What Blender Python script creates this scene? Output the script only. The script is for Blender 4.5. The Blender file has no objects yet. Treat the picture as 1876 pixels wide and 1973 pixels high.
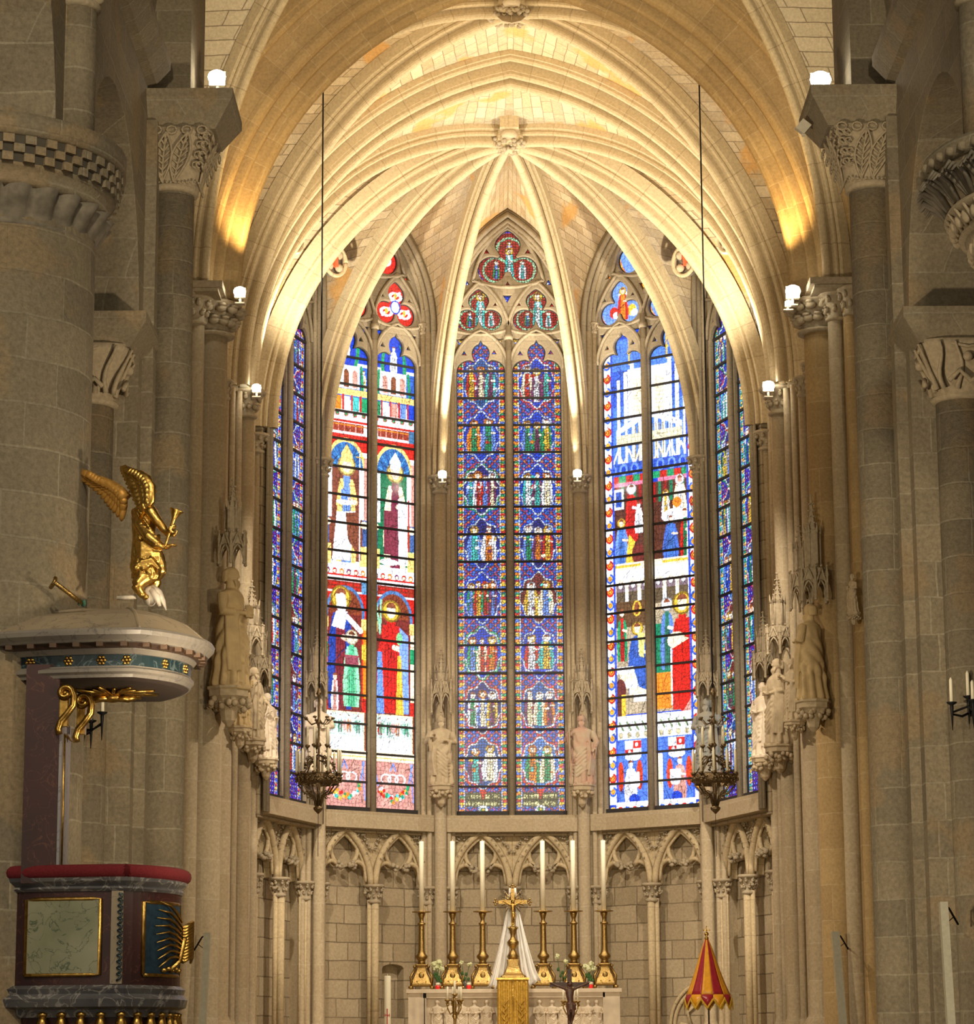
import bpy, bmesh, math, random
import numpy as np
from math import sin, cos, tan, pi, sqrt, atan2, radians
from mathutils import Vector, Matrix, Quaternion
random.seed(7)
RNG = np.random.RandomState(5)
SC = bpy.context.scene
COL = SC.collection
# ------------------------------------------------------------------ camera
FPX, TH, ROLL, EYE = 5200.0, math.atan(1054/5200), 0.0057, 1.6
CAM = Vector((-0.44, 0, EYE))
_f = Vector((0, cos(TH), sin(TH))); _r0 = Vector((1, 0, 0)); _u0 = Vector((0, -sin(TH), cos(TH)))
_r = _r0*cos(ROLL) - _u0*sin(ROLL); _u = _r0*sin(ROLL) + _u0*cos(ROLL)
cd = bpy.data.cameras.new('camera'); cam = bpy.data.objects.new('camera', cd); COL.objects.link(cam)
m = Matrix((( _r.x, _u.x, -_f.x, CAM.x), (_r.y, _u.y, -_f.y, CAM.y), (_r.z, _u.z, -_f.z, CAM.z), (0, 0, 0, 1)))
cam.matrix_world = m
cd.sensor_fit = 'VERTICAL'; cd.sensor_height = 36; cd.lens = FPX/1973*36; cd.clip_end = 300; cd.clip_start = .1
SC.camera = cam
def at(x, y, Y):
    "point of the place seen at photo position x, y on the vertical plane at distance Y"
    dx, dy = x-938, 986.5-y
    d = _f*FPX + _r*dx + _u*dy
    return CAM + d*(Y/d.y)
def XZ(x, y, Y):
    p = at(x, y, Y); return p.x, p.z
def ZY(y, Y, x=983): return at(x, y, Y).z
# ------------------------------------------------------------------ world, exposure, lights
SC.view_settings.view_transform = 'Standard'; SC.view_settings.look = 'None'
SC.view_settings.exposure = 0.12; SC.view_settings.gamma = 1
w = bpy.data.worlds.new('world'); SC.world = w; w.use_nodes = True
w.node_tree.nodes['Background'].inputs[0].default_value = (1.0, .86, .66, 1)
w.node_tree.nodes['Background'].inputs[1].default_value = .55
def spot(name, loc, target, energy, ang=90, col=(1, .78, .46), size=.12, blend=.6):
    l = bpy.data.lights.new(name, 'SPOT'); l.energy = energy; l.color = col; l.spot_size = radians(ang)
    l.spot_blend = blend; l.shadow_soft_size = size
    o = bpy.data.objects.new(name, l); COL.objects.link(o); o.location = loc
    o.rotation_euler = (Vector(target)-Vector(loc)).to_track_quat('-Z', 'Y').to_euler()
    return o
WARM = (1, .83, .58); AMB = (1, .66, .26)
for s in (-1, 1):
    # lamps standing on the crossing capitals
    spot('spot_lamp', (s*3.3, 32.8, 13.6), (s*3.3, 36.5, 17.3), 650, 100, WARM)
    # lamps on the capitals of the choir arch: up into the arch, and down into the sanctuary
    spot('spot_lamp', (s*4.0, 38.0, 13.1), (s*2.5, 38.6, 19), 270, 100, AMB)
    spot('spot_lamp', (s*3.85, 39.2, 13.2), (s*-1.2, 44.6, 18), 750, 100, WARM)
    spot('spot_lamp', (s*3.9, 39.0, 12.8), (s*-0.6, 50.9, 3.6), 3500, 52, (1, .86, .68))
    spot('spot_lamp', (s*3.8, 37.4, 12.6), (s*-3.4, 42.5, 3.5), 2600, 60, (1, .84, .64))
    # lamps on the next pair of capitals
    spot('spot_lamp', (s*4.05, 44.3, 13.1), (s*-0.3, 46.6, 18.4), 1650, 120, (1, .88, .68))
    # lamps on the two capitals beside the middle window
    spot('spot_lamp', (s*1.02, 50.15, 13.05), (s*0.75, 48.4, 18.5), 760, 110, (1, .87, .68), .06)
    spot('spot_lamp', (s*1.18, 50.55, 12.95), (s*1.36, 50.95, 14.6), 22, 70, WARM, .05)
    # unseen fill spots added to brighten the nave piers and crossing columns
    spot('nave_fill', (s*3.4, 15.0, 11.5), (s*4.6, 26.5, 7.0), 1750, 90, (1, .84, .58), .25)
    spot('nave_fill', (s*3.6, 20.0, 3.5), (s*-4.2, 32.5, 7.0), 3400, 70, (1, .80, .54), .25)
# ------------------------------------------------------------------ helpers
def tag(o, label=None, cat=None, group=None, kind=None):
    if label: o['label'] = label
    if cat: o['category'] = cat
    if group: o['group'] = group
    if kind: o['kind'] = kind
    return o
def empty(name, loc, label=None, cat=None, group=None, kind=None, rz=0):
    o = bpy.data.objects.new(name, None); COL.objects.link(o); o.location = loc; o.rotation_euler = (0, 0, rz)
    o.empty_display_size = .1
    return tag(o, label, cat, group, kind)
def copy_tree(o, parent=None):
    c = o.copy(); COL.objects.link(c); c.parent = parent
    for ch in list(o.children): copy_tree(ch, c)
    return c
def ico(sub):
    b = bmesh.new(); bmesh.ops.create_icosphere(b, subdivisions=sub, radius=1)
    V = [tuple(v.co) for v in b.verts]; Fc = [tuple(v.index for v in f.verts) for f in b.faces]; b.free(); return V, Fc
ICO = {1: ico(1), 2: ico(2), 3: ico(3)}
class Frame:
    "upright local frame: u to the right seen from inside, n towards the viewer, z up"
    def __init__(s, o, ang=0):
        s.o = Vector(o); s.a = ang; s.U = Vector((cos(ang), sin(ang), 0)); s.N = Vector((sin(ang), -cos(ang), 0))
    def __call__(s, u, n, z): return s.o + s.U*u + s.N*n + Vector((0, 0, z))
class MB:
    def __init__(s): s.v = []; s.f = []; s.uv = []; s.sm = []
    def add(s, vs, fs, uvs=None, smooth=False):
        b = len(s.v); s.v += [tuple(v) for v in vs]
        for i, f in enumerate(fs):
            s.f.append(tuple(b+k for k in f)); s.sm.append(smooth)
            if uvs is not None: s.uv.append(uvs[i])
            else:
                P = [Vector(vs[k]) for k in f]; n = Vector((0, 0, 0))
                for k in range(len(P)):
                    a, c = P[k], P[(k+1) % len(P)]; n += Vector(((a.y-c.y)*(a.z+c.z), (a.z-c.z)*(a.x+c.x), (a.x-c.x)*(a.y+c.y)))
                if abs(n.z) > .8*max(n.length, 1e-12): s.uv.append([(p.x, p.y) for p in P])
                else:
                    t = Vector((-n.y, n.x, 0)); t.normalize(); s.uv.append([(p.dot(t), p.z) for p in P])
        return s
    def box(s, c, d, rz=0, M=None):
        x, y, z = d[0]/2, d[1]/2, d[2]/2; vs = []
        R = Matrix.Rotation(rz, 3, 'Z') if M is None else M
        for i in (-1, 1):
            for j in (-1, 1):
                for k in (-1, 1): vs.append(Vector(c)+R @ Vector((i*x, j*y, k*z)))
        return s.add(vs, [(0, 1, 3, 2), (4, 6, 7, 5), (0, 4, 5, 1), (2, 3, 7, 6), (0, 2, 6, 4), (1, 5, 7, 3)])
    def loft(s, rings, closed=True, caps=True, smooth=True, vlen=None, ulen=None):
        n = len(rings[0]); m_ = len(rings); vs = [p for r in rings for p in r]; fs = []; uv = []
        if ulen is None:
            r0 = max(rings, key=lambda r: sum((Vector(r[i])-Vector(r[i-1])).length for i in range(n)))
            ul = [0]
            for i in range(n): ul.append(ul[-1]+(Vector(r0[(i+1) % n])-Vector(r0[i])).length)
        else: ul = ulen
        if vlen is None:
            vl = [0]
            for j in range(m_-1):
                vl.append(vl[-1]+sum((Vector(rings[j+1][i])-Vector(rings[j][i])).length for i in range(0, n, max(1, n//4)))/len(range(0, n, max(1, n//4))))
        else: vl = vlen
        for j in range(m_-1):
            for i in range(n if closed else n-1):
                k = (i+1) % n
                fs.append((j*n+i, j*n+k, (j+1)*n+k, (j+1)*n+i))
                uv.append([(ul[i], vl[j]), (ul[i+1], vl[j]), (ul[i+1], vl[j+1]), (ul[i], vl[j+1])])
        if caps and closed:
            fs.append(tuple(range(n-1, -1, -1))); uv.append([(rings[0][k][0], rings[0][k][1]) for k in range(n-1, -1, -1)])
            fs.append(tuple((m_-1)*n+k for k in range(n))); uv.append([(rings[-1][k][0], rings[-1][k][1]) for k in range(n)])
        return s.add(vs, fs, uv, smooth)
    def lathe(s, prof, c=(0, 0, 0), seg=24, sx=1, sy=1, rz=0, fn=None, smooth=True, caps=True):
        rings = []
        for r, z in prof:
            rg = []
            for i in range(seg):
                a = 2*pi*i/seg+rz; q = r*(fn(a, z) if fn else 1); rg.append((c[0]+q*cos(a)*sx, c[1]+q*sin(a)*sy, c[2]+z))
            rings.append(rg)
        vl = [c[2]+z for r, z in prof]
        mono = all(vl[i+1] > vl[i]-1e-6 for i in range(len(vl)-1))
        return s.loft(rings, True, caps, smooth, vl if mono else None)
    def tube(s, path, rad, seg=8, caps=True, squash=1, up=None):
        P = [Vector(p) for p in path]; n = len(P); R = rad if isinstance(rad, (list, tuple)) else [rad]*n
        rings = []; nrm = None
        for i in range(n):
            t = (P[min(i+1, n-1)]-P[max(i-1, 0)]); t.normalize()
            if nrm is None:
                h = Vector(up) if up else (Vector((0, 0, 1)) if abs(t.z) < .9 else Vector((1, 0, 0))); nrm = (h-t*h.dot(t)).normalized()
            else:
                nrm = nrm-t*nrm.dot(t); nrm.normalize()
            b = t.cross(nrm)
            rings.append([P[i]+(nrm*cos(2*pi*k/seg)*squash+b*sin(2*pi*k/seg))*R[i] for k in range(seg)])
        return s.loft(rings, True, caps, True)
    def ball(s, c, r, sub=2, M=None):
        V, Fc = ICO[sub]
        if not isinstance(r, (tuple, list)): r = (r, r, r)
        R = M if M is not None else Matrix.Identity(3); c = Vector(c)
        vs = [c+R @ Vector((v[0]*r[0], v[1]*r[1], v[2]*r[2])) for v in V]
        return s.add(vs, Fc, [[(0, 0)]*3]*len(Fc), True)
    def sweep(s, prof, path, S, smooth=False, v0=0):
        "profile (lateral, towards the inside) along a path lying in a vertical plane with lateral axis S"
        P = [Vector(p) for p in path]; n = len(P); S = Vector(S); rings = []; vl = [v0]
        for i in range(n):
            t = (P[min(i+1, n-1)]-P[max(i-1, 0)]).normalized(); N = S.cross(t).normalized()
            rings.append([P[i]+S*a+N*b for a, b in prof])
            if i: vl.append(vl[-1]+(P[i]-P[i-1]).length)
        ul = [0]
        for i in range(1, len(prof)): ul.append(ul[-1]+math.hypot(prof[i][0]-prof[i-1][0], prof[i][1]-prof[i-1][1]))
        return s.loft(rings, False, False, smooth, vl, ul)
    def prism(s, poly, fr, n0, n1):
        "polygon in (u,z) between depths n0 and n1 of a frame"
        k = len(poly); a = [fr(u, n1, z) for u, z in poly]; b = [fr(u, n0, z) for u, z in poly]
        fs = [tuple(range(k)), tuple(range(2*k-1, k-1, -1))]+[(i, i+k, (i+1) % k+k, (i+1) % k) for i in range(k)]
        return s.add(a+b, fs)
    def mesh(s, name):
        me = bpy.data.meshes.new(name); me.from_pydata(s.v, [], s.f)
        if s.uv:
            l = me.uv_layers.new(name='UVMap'); fl = [c for f in s.uv for p in f for c in p]
            if len(fl) == 2*len(me.loops): l.data.foreach_set('uv', fl)
        me.polygons.foreach_set('use_smooth', s.sm); return me
    def build(s, name, mat, parent=None, world=True, origin=None, kind=None, fix=True):
        off = Vector((0, 0, 0)); o = bpy.data.objects.new(name, None)
        if parent is not None:
            if world:
                q = parent
                while q is not None: off += q.location; q = q.parent
        elif world:
            if origin is None:
                xs = [v[0] for v in s.v]; ys = [v[1] for v in s.v]; zs = [v[2] for v in s.v]
                origin = ((min(xs)+max(xs))/2, (min(ys)+max(ys))/2, min(zs))
            off = Vector(origin)
        s.v = [(v[0]-off.x, v[1]-off.y, v[2]-off.z) for v in s.v]
        me = s.mesh(name)
        bpy.data.objects.remove(o)
        if fix:
            b = bmesh.new(); b.from_mesh(me); bmesh.ops.recalc_face_normals(b, faces=b.faces); b.to_mesh(me); b.free()
        if mat: me.materials.append(mat)
        o = bpy.data.objects.new(name, me); COL.objects.link(o)
        if parent is not None: o.parent = parent
        elif world: o.location = off
        if kind: o['kind'] = kind
        return o
def fuse(mb, voxel, smooth=2):
    "melts overlapping shapes into one continuous skin"
    me = mb.mesh('tmp'); b = bmesh.new(); b.from_mesh(me); bmesh.ops.recalc_face_normals(b, faces=b.faces); b.to_mesh(me); b.free()
    o = bpy.data.objects.new('tmp', me); COL.objects.link(o)
    r = o.modifiers.new('r', 'REMESH'); r.mode = 'VOXEL'; r.voxel_size = voxel; r.use_smooth_shade = True
    if smooth: q = o.modifiers.new('s', 'SMOOTH'); q.iterations = smooth; q.factor = .5
    dg = bpy.context.evaluated_depsgraph_get(); res = bpy.data.meshes.new_from_object(o.evaluated_get(dg))
    bpy.data.objects.remove(o); bpy.data.meshes.remove(me)
    res.polygons.foreach_set('use_smooth', [True]*len(res.polygons))
    return res
def mesh_obj(name, me, mat, parent=None):
    me.materials.clear(); me.materials.append(mat)
    o = bpy.data.objects.new(name, me); COL.objects.link(o); o.parent = parent; me.name = name; return o
def plate(outline, holes, fr, n0, n1, bevel, mb):
    "flat stone plate with pierced openings and bevelled edges, set into a frame"
    cu = bpy.data.curves.new('t', 'CURVE'); cu.dimensions = '2D'; cu.fill_mode = 'BOTH'
    for pl in [outline]+holes:
        sp = cu.splines.new('POLY'); sp.points.add(len(pl)-1); sp.use_cyclic_u = True
        for i, p in enumerate(pl): sp.points[i].co = (p[0], p[1], 0, 1)
    cu.extrude = abs(n1-n0)/2-bevel; cu.bevel_depth = bevel; cu.bevel_resolution = 1; cu.offset = -bevel
    o = bpy.data.objects.new('t', cu); COL.objects.link(o)
    dg = bpy.context.evaluated_depsgraph_get(); me = bpy.data.meshes.new_from_object(o.evaluated_get(dg))
    c = (n0+n1)/2; vs = [fr(v.co.x, c+v.co.z, v.co.y) for v in me.vertices]; loc = [v.co.copy() for v in me.vertices]
    fs = [tuple(p.vertices) for p in me.polygons]
    uv = [[(loc[k].x+loc[k].z, loc[k].y) for k in f] for f in fs]
    mb.add(vs, fs, uv)
    bpy.data.objects.remove(o); bpy.data.curves.remove(cu); bpy.data.meshes.remove(me)
def arcpts(cx, cz, r, a0, a1, n, rz=None):
    rz = r if rz is None else rz
    return [(cx+r*cos(radians(a0+(a1-a0)*i/n)), cz+rz*sin(radians(a0+(a1-a0)*i/n))) for i in range(n+1)]
def pointed(a, zs, rise, n=14, grow=0.0):
    "pointed arch from left foot over the apex to the right foot; grow = concentric offset"
    R = (a*a+rise*rise)/(2*a); c = R-a; R += grow; am = math.acos(c/R)
    L = [(c-R*cos(am*i/n), zs+R*sin(am*i/n)) for i in range(n+1)]
    return L+[(-x, z) for x, z in L[-2::-1]]
# ------------------------------------------------------------------ materials
def nt(name):
    mt = bpy.data.materials.new(name); mt.use_nodes = True; n = mt.node_tree; n.nodes.clear()
    o = n.nodes.new('ShaderNodeOutputMaterial'); b = n.nodes.new('ShaderNodeBsdfPrincipled'); n.links.new(b.outputs[0], o.inputs[0])
    return mt, n, b
def N(n, t, **k):
    x = n.nodes.new(t)
    for a, v in k.items():
        if a.startswith('i_'): x.inputs[a[2:].replace('_', ' ')].default_value = v
        else: setattr(x, a, v)
    return x
def c4(c): return (c[0], c[1], c[2], 1)
def mixc(n, fac, a, b, mode='MIX'):
    x = n.nodes.new('ShaderNodeMix'); x.data_type = 'RGBA'; x.blend_type = mode
    for s_, v in ((0, fac), (6, a), (7, b)):
        if isinstance(v, bpy.types.NodeSocket): n.links.new(v, x.inputs[s_])
        else: x.inputs[s_].default_value = v if s_ == 0 else c4(v)
    return x.outputs[2]
def ramp(n, src, pts):
    r = n.nodes.new('ShaderNodeValToRGB'); n.links.new(src, r.inputs[0]); e = r.color_ramp.elements
    e[0].position, e[0].color = pts[0][0], c4(pts[0][1]); e[1].position, e[1].color = pts[-1][0], c4(pts[-1][1])
    for p, c in pts[1:-1]: q = e.new(p); q.color = c4(c)
    return r.outputs[0]
def stone(name, a, b, mortar, bw=.7, bh=.36, ms=.012, stain=(.5, .36, .2), st=.35, rough=.9, bump=.25, grain=1.0, third=None):
    mt, n, bs = nt(name)
    uv = N(n, 'ShaderNodeUVMap'); pos = N(n, 'ShaderNodeNewGeometry')
    wob = N(n, 'ShaderNodeTexNoise', i_Scale=3.0); n.links.new(pos.outputs[0], wob.inputs['Vector'])
    va = N(n, 'ShaderNodeVectorMath', operation='SCALE'); n.links.new(wob.outputs['Color'], va.inputs[0]); va.inputs['Scale'].default_value = .035
    vb = N(n, 'ShaderNodeVectorMath', operation='ADD'); n.links.new(uv.outputs[0], vb.inputs[0]); n.links.new(va.outputs[0], vb.inputs[1])
    br = N(n, 'ShaderNodeTexBrick'); n.links.new(vb.outputs[0], br.inputs[0]); br.offset_frequency = 2; br.squash = 1.35; br.squash_frequency = 3
    br.inputs['Scale'].default_value = 1; br.inputs['Mortar Size'].default_value = ms; br.inputs['Mortar Smooth'].default_value = .3
    br.inputs['Brick Width'].default_value = bw; br.inputs['Row Height'].default_value = bh; br.inputs['Bias'].default_value = 0
    br.inputs['Color1'].default_value = c4(a); br.inputs['Color2'].default_value = c4(b); br.inputs['Mortar'].default_value = c4(mortar)
    big = N(n, 'ShaderNodeTexNoise', i_Scale=.55, i_Detail=6.0, i_Roughness=.6); n.links.new(pos.outputs[0], big.inputs['Vector'])
    bigr = ramp(n, big.outputs[0], [(.47, (0, 0, 0)), (.64, (st, st, st))])
    c = mixc(n, bigr, br.outputs['Color'], stain)
    if third:
        v2 = N(n, 'ShaderNodeTexNoise', i_Scale=1.1, i_Detail=4.0); n.links.new(pos.outputs[0], v2.inputs['Vector'])
        c = mixc(n, ramp(n, v2.outputs[0], [(.56, (0, 0, 0)), (.62, (.8, .8, .8))]), c, third)
    fine = N(n, 'ShaderNodeTexNoise', i_Scale=24.0, i_Detail=8.0, i_Roughness=.7); n.links.new(pos.outputs[0], fine.inputs['Vector'])
    fr_ = ramp(n, fine.outputs[0], [(.25, (1-.35*grain,)*3), (.75, (1+.12*grain,)*3)])
    c = mixc(n, 1.0, c, fr_, 'MULTIPLY')
    n.links.new(c, bs.inputs['Base Color']); bs.inputs['Roughness'].default_value = rough; bs.inputs['Specular IOR Level'].default_value = .2
    bp = N(n, 'ShaderNodeBump', i_Strength=bump, i_Distance=.03)
    ad = N(n, 'ShaderNodeMath', operation='SUBTRACT'); n.links.new(fine.outputs[0], ad.inputs[0]); n.links.new(br.outputs['Fac'], ad.inputs[1])
    n.links.new(ad.outputs[0], bp.inputs['Height']); n.links.new(bp.outputs[0], bs.inputs['Normal'])
    return mt
def plain(name, c, rough=.6, metal=0.0, bump=0, scale=20, var=.15, c2=None, emis=None, es=0, spec=.4, trans=0):
    mt, n, bs = nt(name); pos = N(n, 'ShaderNodeTexCoord')
    no = N(n, 'ShaderNodeTexNoise', i_Scale=float(scale), i_Detail=5.0); n.links.new(pos.outputs['Object'], no.inputs['Vector'])
    c2 = c2 or tuple(x*(1-var) for x in c)
    n.links.new(ramp(n, no.outputs[0], [(.35, c2), (.65, c)]), bs.inputs['Base Color'])
    bs.inputs['Roughness'].default_value = rough; bs.inputs['Metallic'].default_value = metal; bs.inputs['Specular IOR Level'].default_value = spec
    if trans: bs.inputs['Transmission Weight'].default_value = trans
    if bump:
        bp = N(n, 'ShaderNodeBump', i_Strength=float(bump), i_Distance=.02); n.links.new(no.outputs[0], bp.inputs['Height']); n.links.new(bp.outputs[0], bs.inputs['Normal'])
    if emis: bs.inputs['Emission Color'].default_value = c4(emis); bs.inputs['Emission Strength'].default_value = es
    return mt
def marble(name, a, b, vein, scale=3, rough=.3, w0=.46, w1=.52):
    mt, n, bs = nt(name); pos = N(n, 'ShaderNodeTexCoord')
    no = N(n, 'ShaderNodeTexNoise', i_Scale=float(scale), i_Detail=8.0, i_Distortion=1.6); n.links.new(pos.outputs['Object'], no.inputs['Vector'])
    n2 = N(n, 'ShaderNodeTexNoise', i_Scale=float(scale*.6), i_Detail=5.0); n.links.new(pos.outputs['Object'], n2.inputs['Vector'])
    base = ramp(n, n2.outputs[0], [(.35, a), (.65, b)])
    v = ramp(n, no.outputs[0], [(w0, (0, 0, 0)), ((w0+w1)/2, (1, 1, 1)), (w1, (0, 0, 0))])
    n.links.new(mixc(n, v, base, vein), bs.inputs['Base Color']); bs.inputs['Roughness'].default_value = rough
    return mt
M = {}
M['nave'] = stone('nave_stone', (.30, .25, .17), (.22, .185, .13), (.33, .29, .21), .85, .42, .012, (.17, .15, .11), .45, third=(.30, .225, .135), bump=.4, grain=1.3)
M['dark'] = stone('aisle_stone', (.21, .18, .135), (.15, .13, .10), (.13, .11, .085), .8, .4, .014, (.12, .11, .09), .5)
M['choir'] = stone('choir_stone', (.46, .375, .25), (.40, .32, .205), (.50, .43, .31), .9, .55, .006, (.36, .27, .16), .35, bump=.12)
M['orange'] = stone('orange_stone', (.47, .33, .155), (.38, .26, .12), (.50, .37, .2), .8, .5, .008, (.3, .2, .1), .4, bump=.15)
M['rib'] = stone('rib_stone', (.56, .45, .28), (.50, .40, .24), (.36, .28, .17), 2.5, .62, .007, (.46, .35, .2), .35, bump=.1)
M['web'] = stone('vault_blocks', (.66, .53, .34), (.46, .34, .19), (.27, .2, .12), .42, .22, .010, (.42, .37, .3), .6, bump=.2, third=(.62, .33, .09))
M['cross'] = stone('crossing_blocks', (.62, .52, .35), (.56, .47, .31), (.26, .2, .13), .55, .24, .011, (.5, .42, .28), .3, bump=.2)
M['tracery'] = stone('backlit_tracery_stone', (.34, .285, .20), (.29, .24, .165), (.22, .18, .12), 2.5, .7, .006, (.24, .20, .15), .4, bump=.12)  # backlit look of the window stone put into a darker, greyer colour
M['wall'] = stone('apse_wall_blocks', (.46, .375, .245), (.34, .27, .17), (.19, .145, .09), .5, .34, .013, (.32, .25, .16), .4, bump=.35)
M['plaster'] = stone('upper_wall_stone', (.50, .42, .30), (.46, .385, .275), (.44, .37, .27), 1.2, .6, .004, (.38, .32, .25), .4, bump=.1)
M['carve'] = plain('carved_stone', (.39, .32, .215), .9, bump=.3, scale=22, c2=(.30, .245, .165))
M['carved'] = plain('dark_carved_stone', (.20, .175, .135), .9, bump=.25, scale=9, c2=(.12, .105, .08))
M['statue'] = plain('statue_stone', (.47, .38, .25), .8, bump=.2, scale=14, c2=(.38, .30, .19))
M['gold'] = plain('gilding', (.62, .40, .11), .32, 1.0, bump=.25, scale=18, c2=(.42, .25, .06))
M['brass'] = plain('brass', (.50, .34, .12), .35, 1.0, bump=.3, scale=60, c2=(.28, .18, .06))
M['iron'] = plain('black_iron', (.02, .02, .022), .6, .6)
M['lead'] = plain('dark_lead', (.025, .022, .022), .7)
M['wax'] = plain('ivory_wax', (.86, .80, .62), .45, var=.04)
M['white'] = plain('white_cloth', (.93, .92, .90), .8, var=.04, scale=5)
M['altar'] = plain('pale_marble', (.70, .60, .46), .6, bump=.05, scale=8, c2=(.62, .52, .39))
M['lampbody'] = plain('lamp_housing', (.55, .5, .38), .5)
M['lamp'] = plain('lamp_glass', (1, .95, .85), .3, emis=(1, .92, .75), es=40)
# ------------------------------------------------------------------ plan of the east end
YC, R10, HS = 46.72, 4.5, 11.02                    # apse centre, circumradius, springing above the eye
def vtx(i, s, r=R10):
    a = radians(18+36*i); return Vector((s*r*sin(a), YC+r*cos(a), 0))
ZS = EYE+HS; ZCR = EYE+16.55; FLOORZ = 1.9
ZSILL = ZY(1572, 51.2); ZSTR = ZY(1600, 51.0)
# window glass painting --------------------------------------------------
GW, Z0, Z1, CELL = 1.09, ZSILL, EYE+16.35, .012
NX, NY = int(2*GW/CELL)+1, int((Z1-Z0)/CELL)+1
UU, ZZ = np.meshgrid(np.linspace(-GW, GW, NX), np.linspace(Z0, Z1, NY))
BLUE = (.012, .085, .95); LB = (.25, .5, 1.5); RED = (1.0, .03, .02); WH = (1.75, 1.8, 1.95); GR = (.02, .5, .2); YE = (1.4, .85, .08)
OR = (1.5, .40, .03); BR = (.42, .12, .05); PU = (.30, .05, .22); PK = (1.3, .55, .45); TU = (.1, .9, .85); CR = (2.0, 1.7, 1.1); DK = (.015, .012, .012); GD = (1.8, 1.2, .35); NV = (.02, .03, .35)
class Paint:
    def __init__(s, base): s.a = np.zeros((NY, NX, 3)); s.a[:] = base
    def m(s, mask, c, alpha=1): s.a[mask] = s.a[mask]*(1-alpha)+np.array(c)*alpha
    def rect(s, u0, u1, z0, z1, c, al=1): s.m((UU > min(u0, u1)) & (UU < max(u0, u1)) & (ZZ > min(z0, z1)) & (ZZ < max(z0, z1)), c, al)
    def ell(s, u, z, ru, rz, c, al=1): s.m(((UU-u)/ru)**2+((ZZ-z)/rz)**2 < 1, c, al)
    def ring(s, u, z, ru, rz, t, c):
        d = np.sqrt(((UU-u)/ru)**2+((ZZ-z)/rz)**2); s.m(np.abs(d-1) < t, c)
    def poly(s, P, c, al=1):
        ins = np.zeros(UU.shape, bool); n = len(P)
        for i in range(n):
            x0, y0 = P[i]; x1, y1 = P[(i+1) % n]
            if y0 == y1: continue
            cr = ((y0 > ZZ) != (y1 > ZZ)) & (UU < (x1-x0)*(ZZ-y0)/(y1-y0)+x0); ins ^= cr
        s.m(ins, c, al)
    def line(s, x0, y0, x1, y1, w, c):
        dx, dy = x1-x0, y1-y0; L = dx*dx+dy*dy+1e-9; t = np.clip(((UU-x0)*dx+(ZZ-y0)*dy)/L, 0, 1)
        s.m(np.hypot(UU-x0-t*dx, ZZ-y0-t*dy) < w, c)
    def fig(s, u, zb, zt, w, robe, cloak=None, hal=YE, skin=(1.7, 1.2, .9), lean=0, mitre=None, arm=True):
        "a robed figure: cloak, robe with folds, arms, halo, head"
        h = zt-zb; hr = h*(.075 if h < .85 else .058); hz = zt-hr*1.2; cl = cloak or robe
        s.poly([(u-w*.55+lean, zt-h*.2), (u+w*.55+lean, zt-h*.2), (u+w*.95, zb+h*.25), (u+w*.8, zb), (u-w*.85, zb), (u-w, zb+h*.3)], cl)
        s.poly([(u-w*.3+lean, zt-h*.17), (u+w*.3+lean, zt-h*.17), (u+w*.42, zb), (u-w*.42, zb)], robe)
        for k in range(-2, 3):
            s.line(u+k*w*.17+lean*.5, zt-h*.38, u+k*w*.28, zb+h*.02, .006, tuple(x*.35 for x in (robe if abs(k) < 2 else cl)))
        s.line(u-w*.8, zb+h*.35, u+w*.3, zb+h*.5, .008, tuple(x*.35 for x in cl))
        if arm:
            s.line(u+w*.45+lean, zt-h*.25, u+w*.75, zt-h*.42, h*.028, cl); s.line(u+w*.75, zt-h*.42, u+w*.2, zt-h*.40, h*.024, skin)
            s.line(u-w*.45+lean, zt-h*.25, u-w*.7, zt-h*.45, h*.028, cl)
        if hal: s.ell(u+lean, hz, hr*1.6, hr*1.6, hal); s.ring(u+lean, hz, hr*1.6, hr*1.6, .1, tuple(x*.3 for x in hal))
        s.ell(u+lean, hz, hr*.85, hr*1.15, skin); s.m((((UU-u-lean)/(hr*.95))**2+((ZZ-hz-hr*.4)/hr)**2 < 1) & (ZZ > hz+hr*.5), BR if not mitre else skin)
        if mitre: s.poly([(u+lean-hr, hz+hr*.6), (u+lean+hr, hz+hr*.6), (u+lean+hr*1.1, hz+hr*1.9), (u+lean, hz+hr*3.6), (u+lean-hr*1.1, hz+hr*1.9)], mitre)
    def hatch(s, n, seed):
        "fine painted strokes of drapery and ornament"
        rn = random.Random(seed)
        for k in range(n):
            u = rn.choice((-1, 1))*rn.uniform(.1, 1.0); z = rn.uniform(Z0, Z0+9); L = rn.uniform(.04, .16); a = rn.gauss(pi/2, .6) if k % 3 else rn.uniform(0, pi)
            i0, i1 = int(max(0, (z-.2-Z0)/CELL)), int((z+.2-Z0)/CELL); j0, j1 = int(max(0, (u-.2+GW)/CELL)), int((u+.2+GW)/CELL)
            U_, Z_ = UU[i0:i1, j0:j1], ZZ[i0:i1, j0:j1]; bow = .25*rn.uniform(-1, 1); x = (U_-u)*cos(a)+(Z_-z)*sin(a); y = -(U_-u)*sin(a)+(Z_-z)*cos(a)-bow*x*x/L
            mk = (np.abs(x) < L) & (np.abs(y) < .0065); s.a[i0:i1, j0:j1][mk] *= .30 if k % 4 else .55
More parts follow.
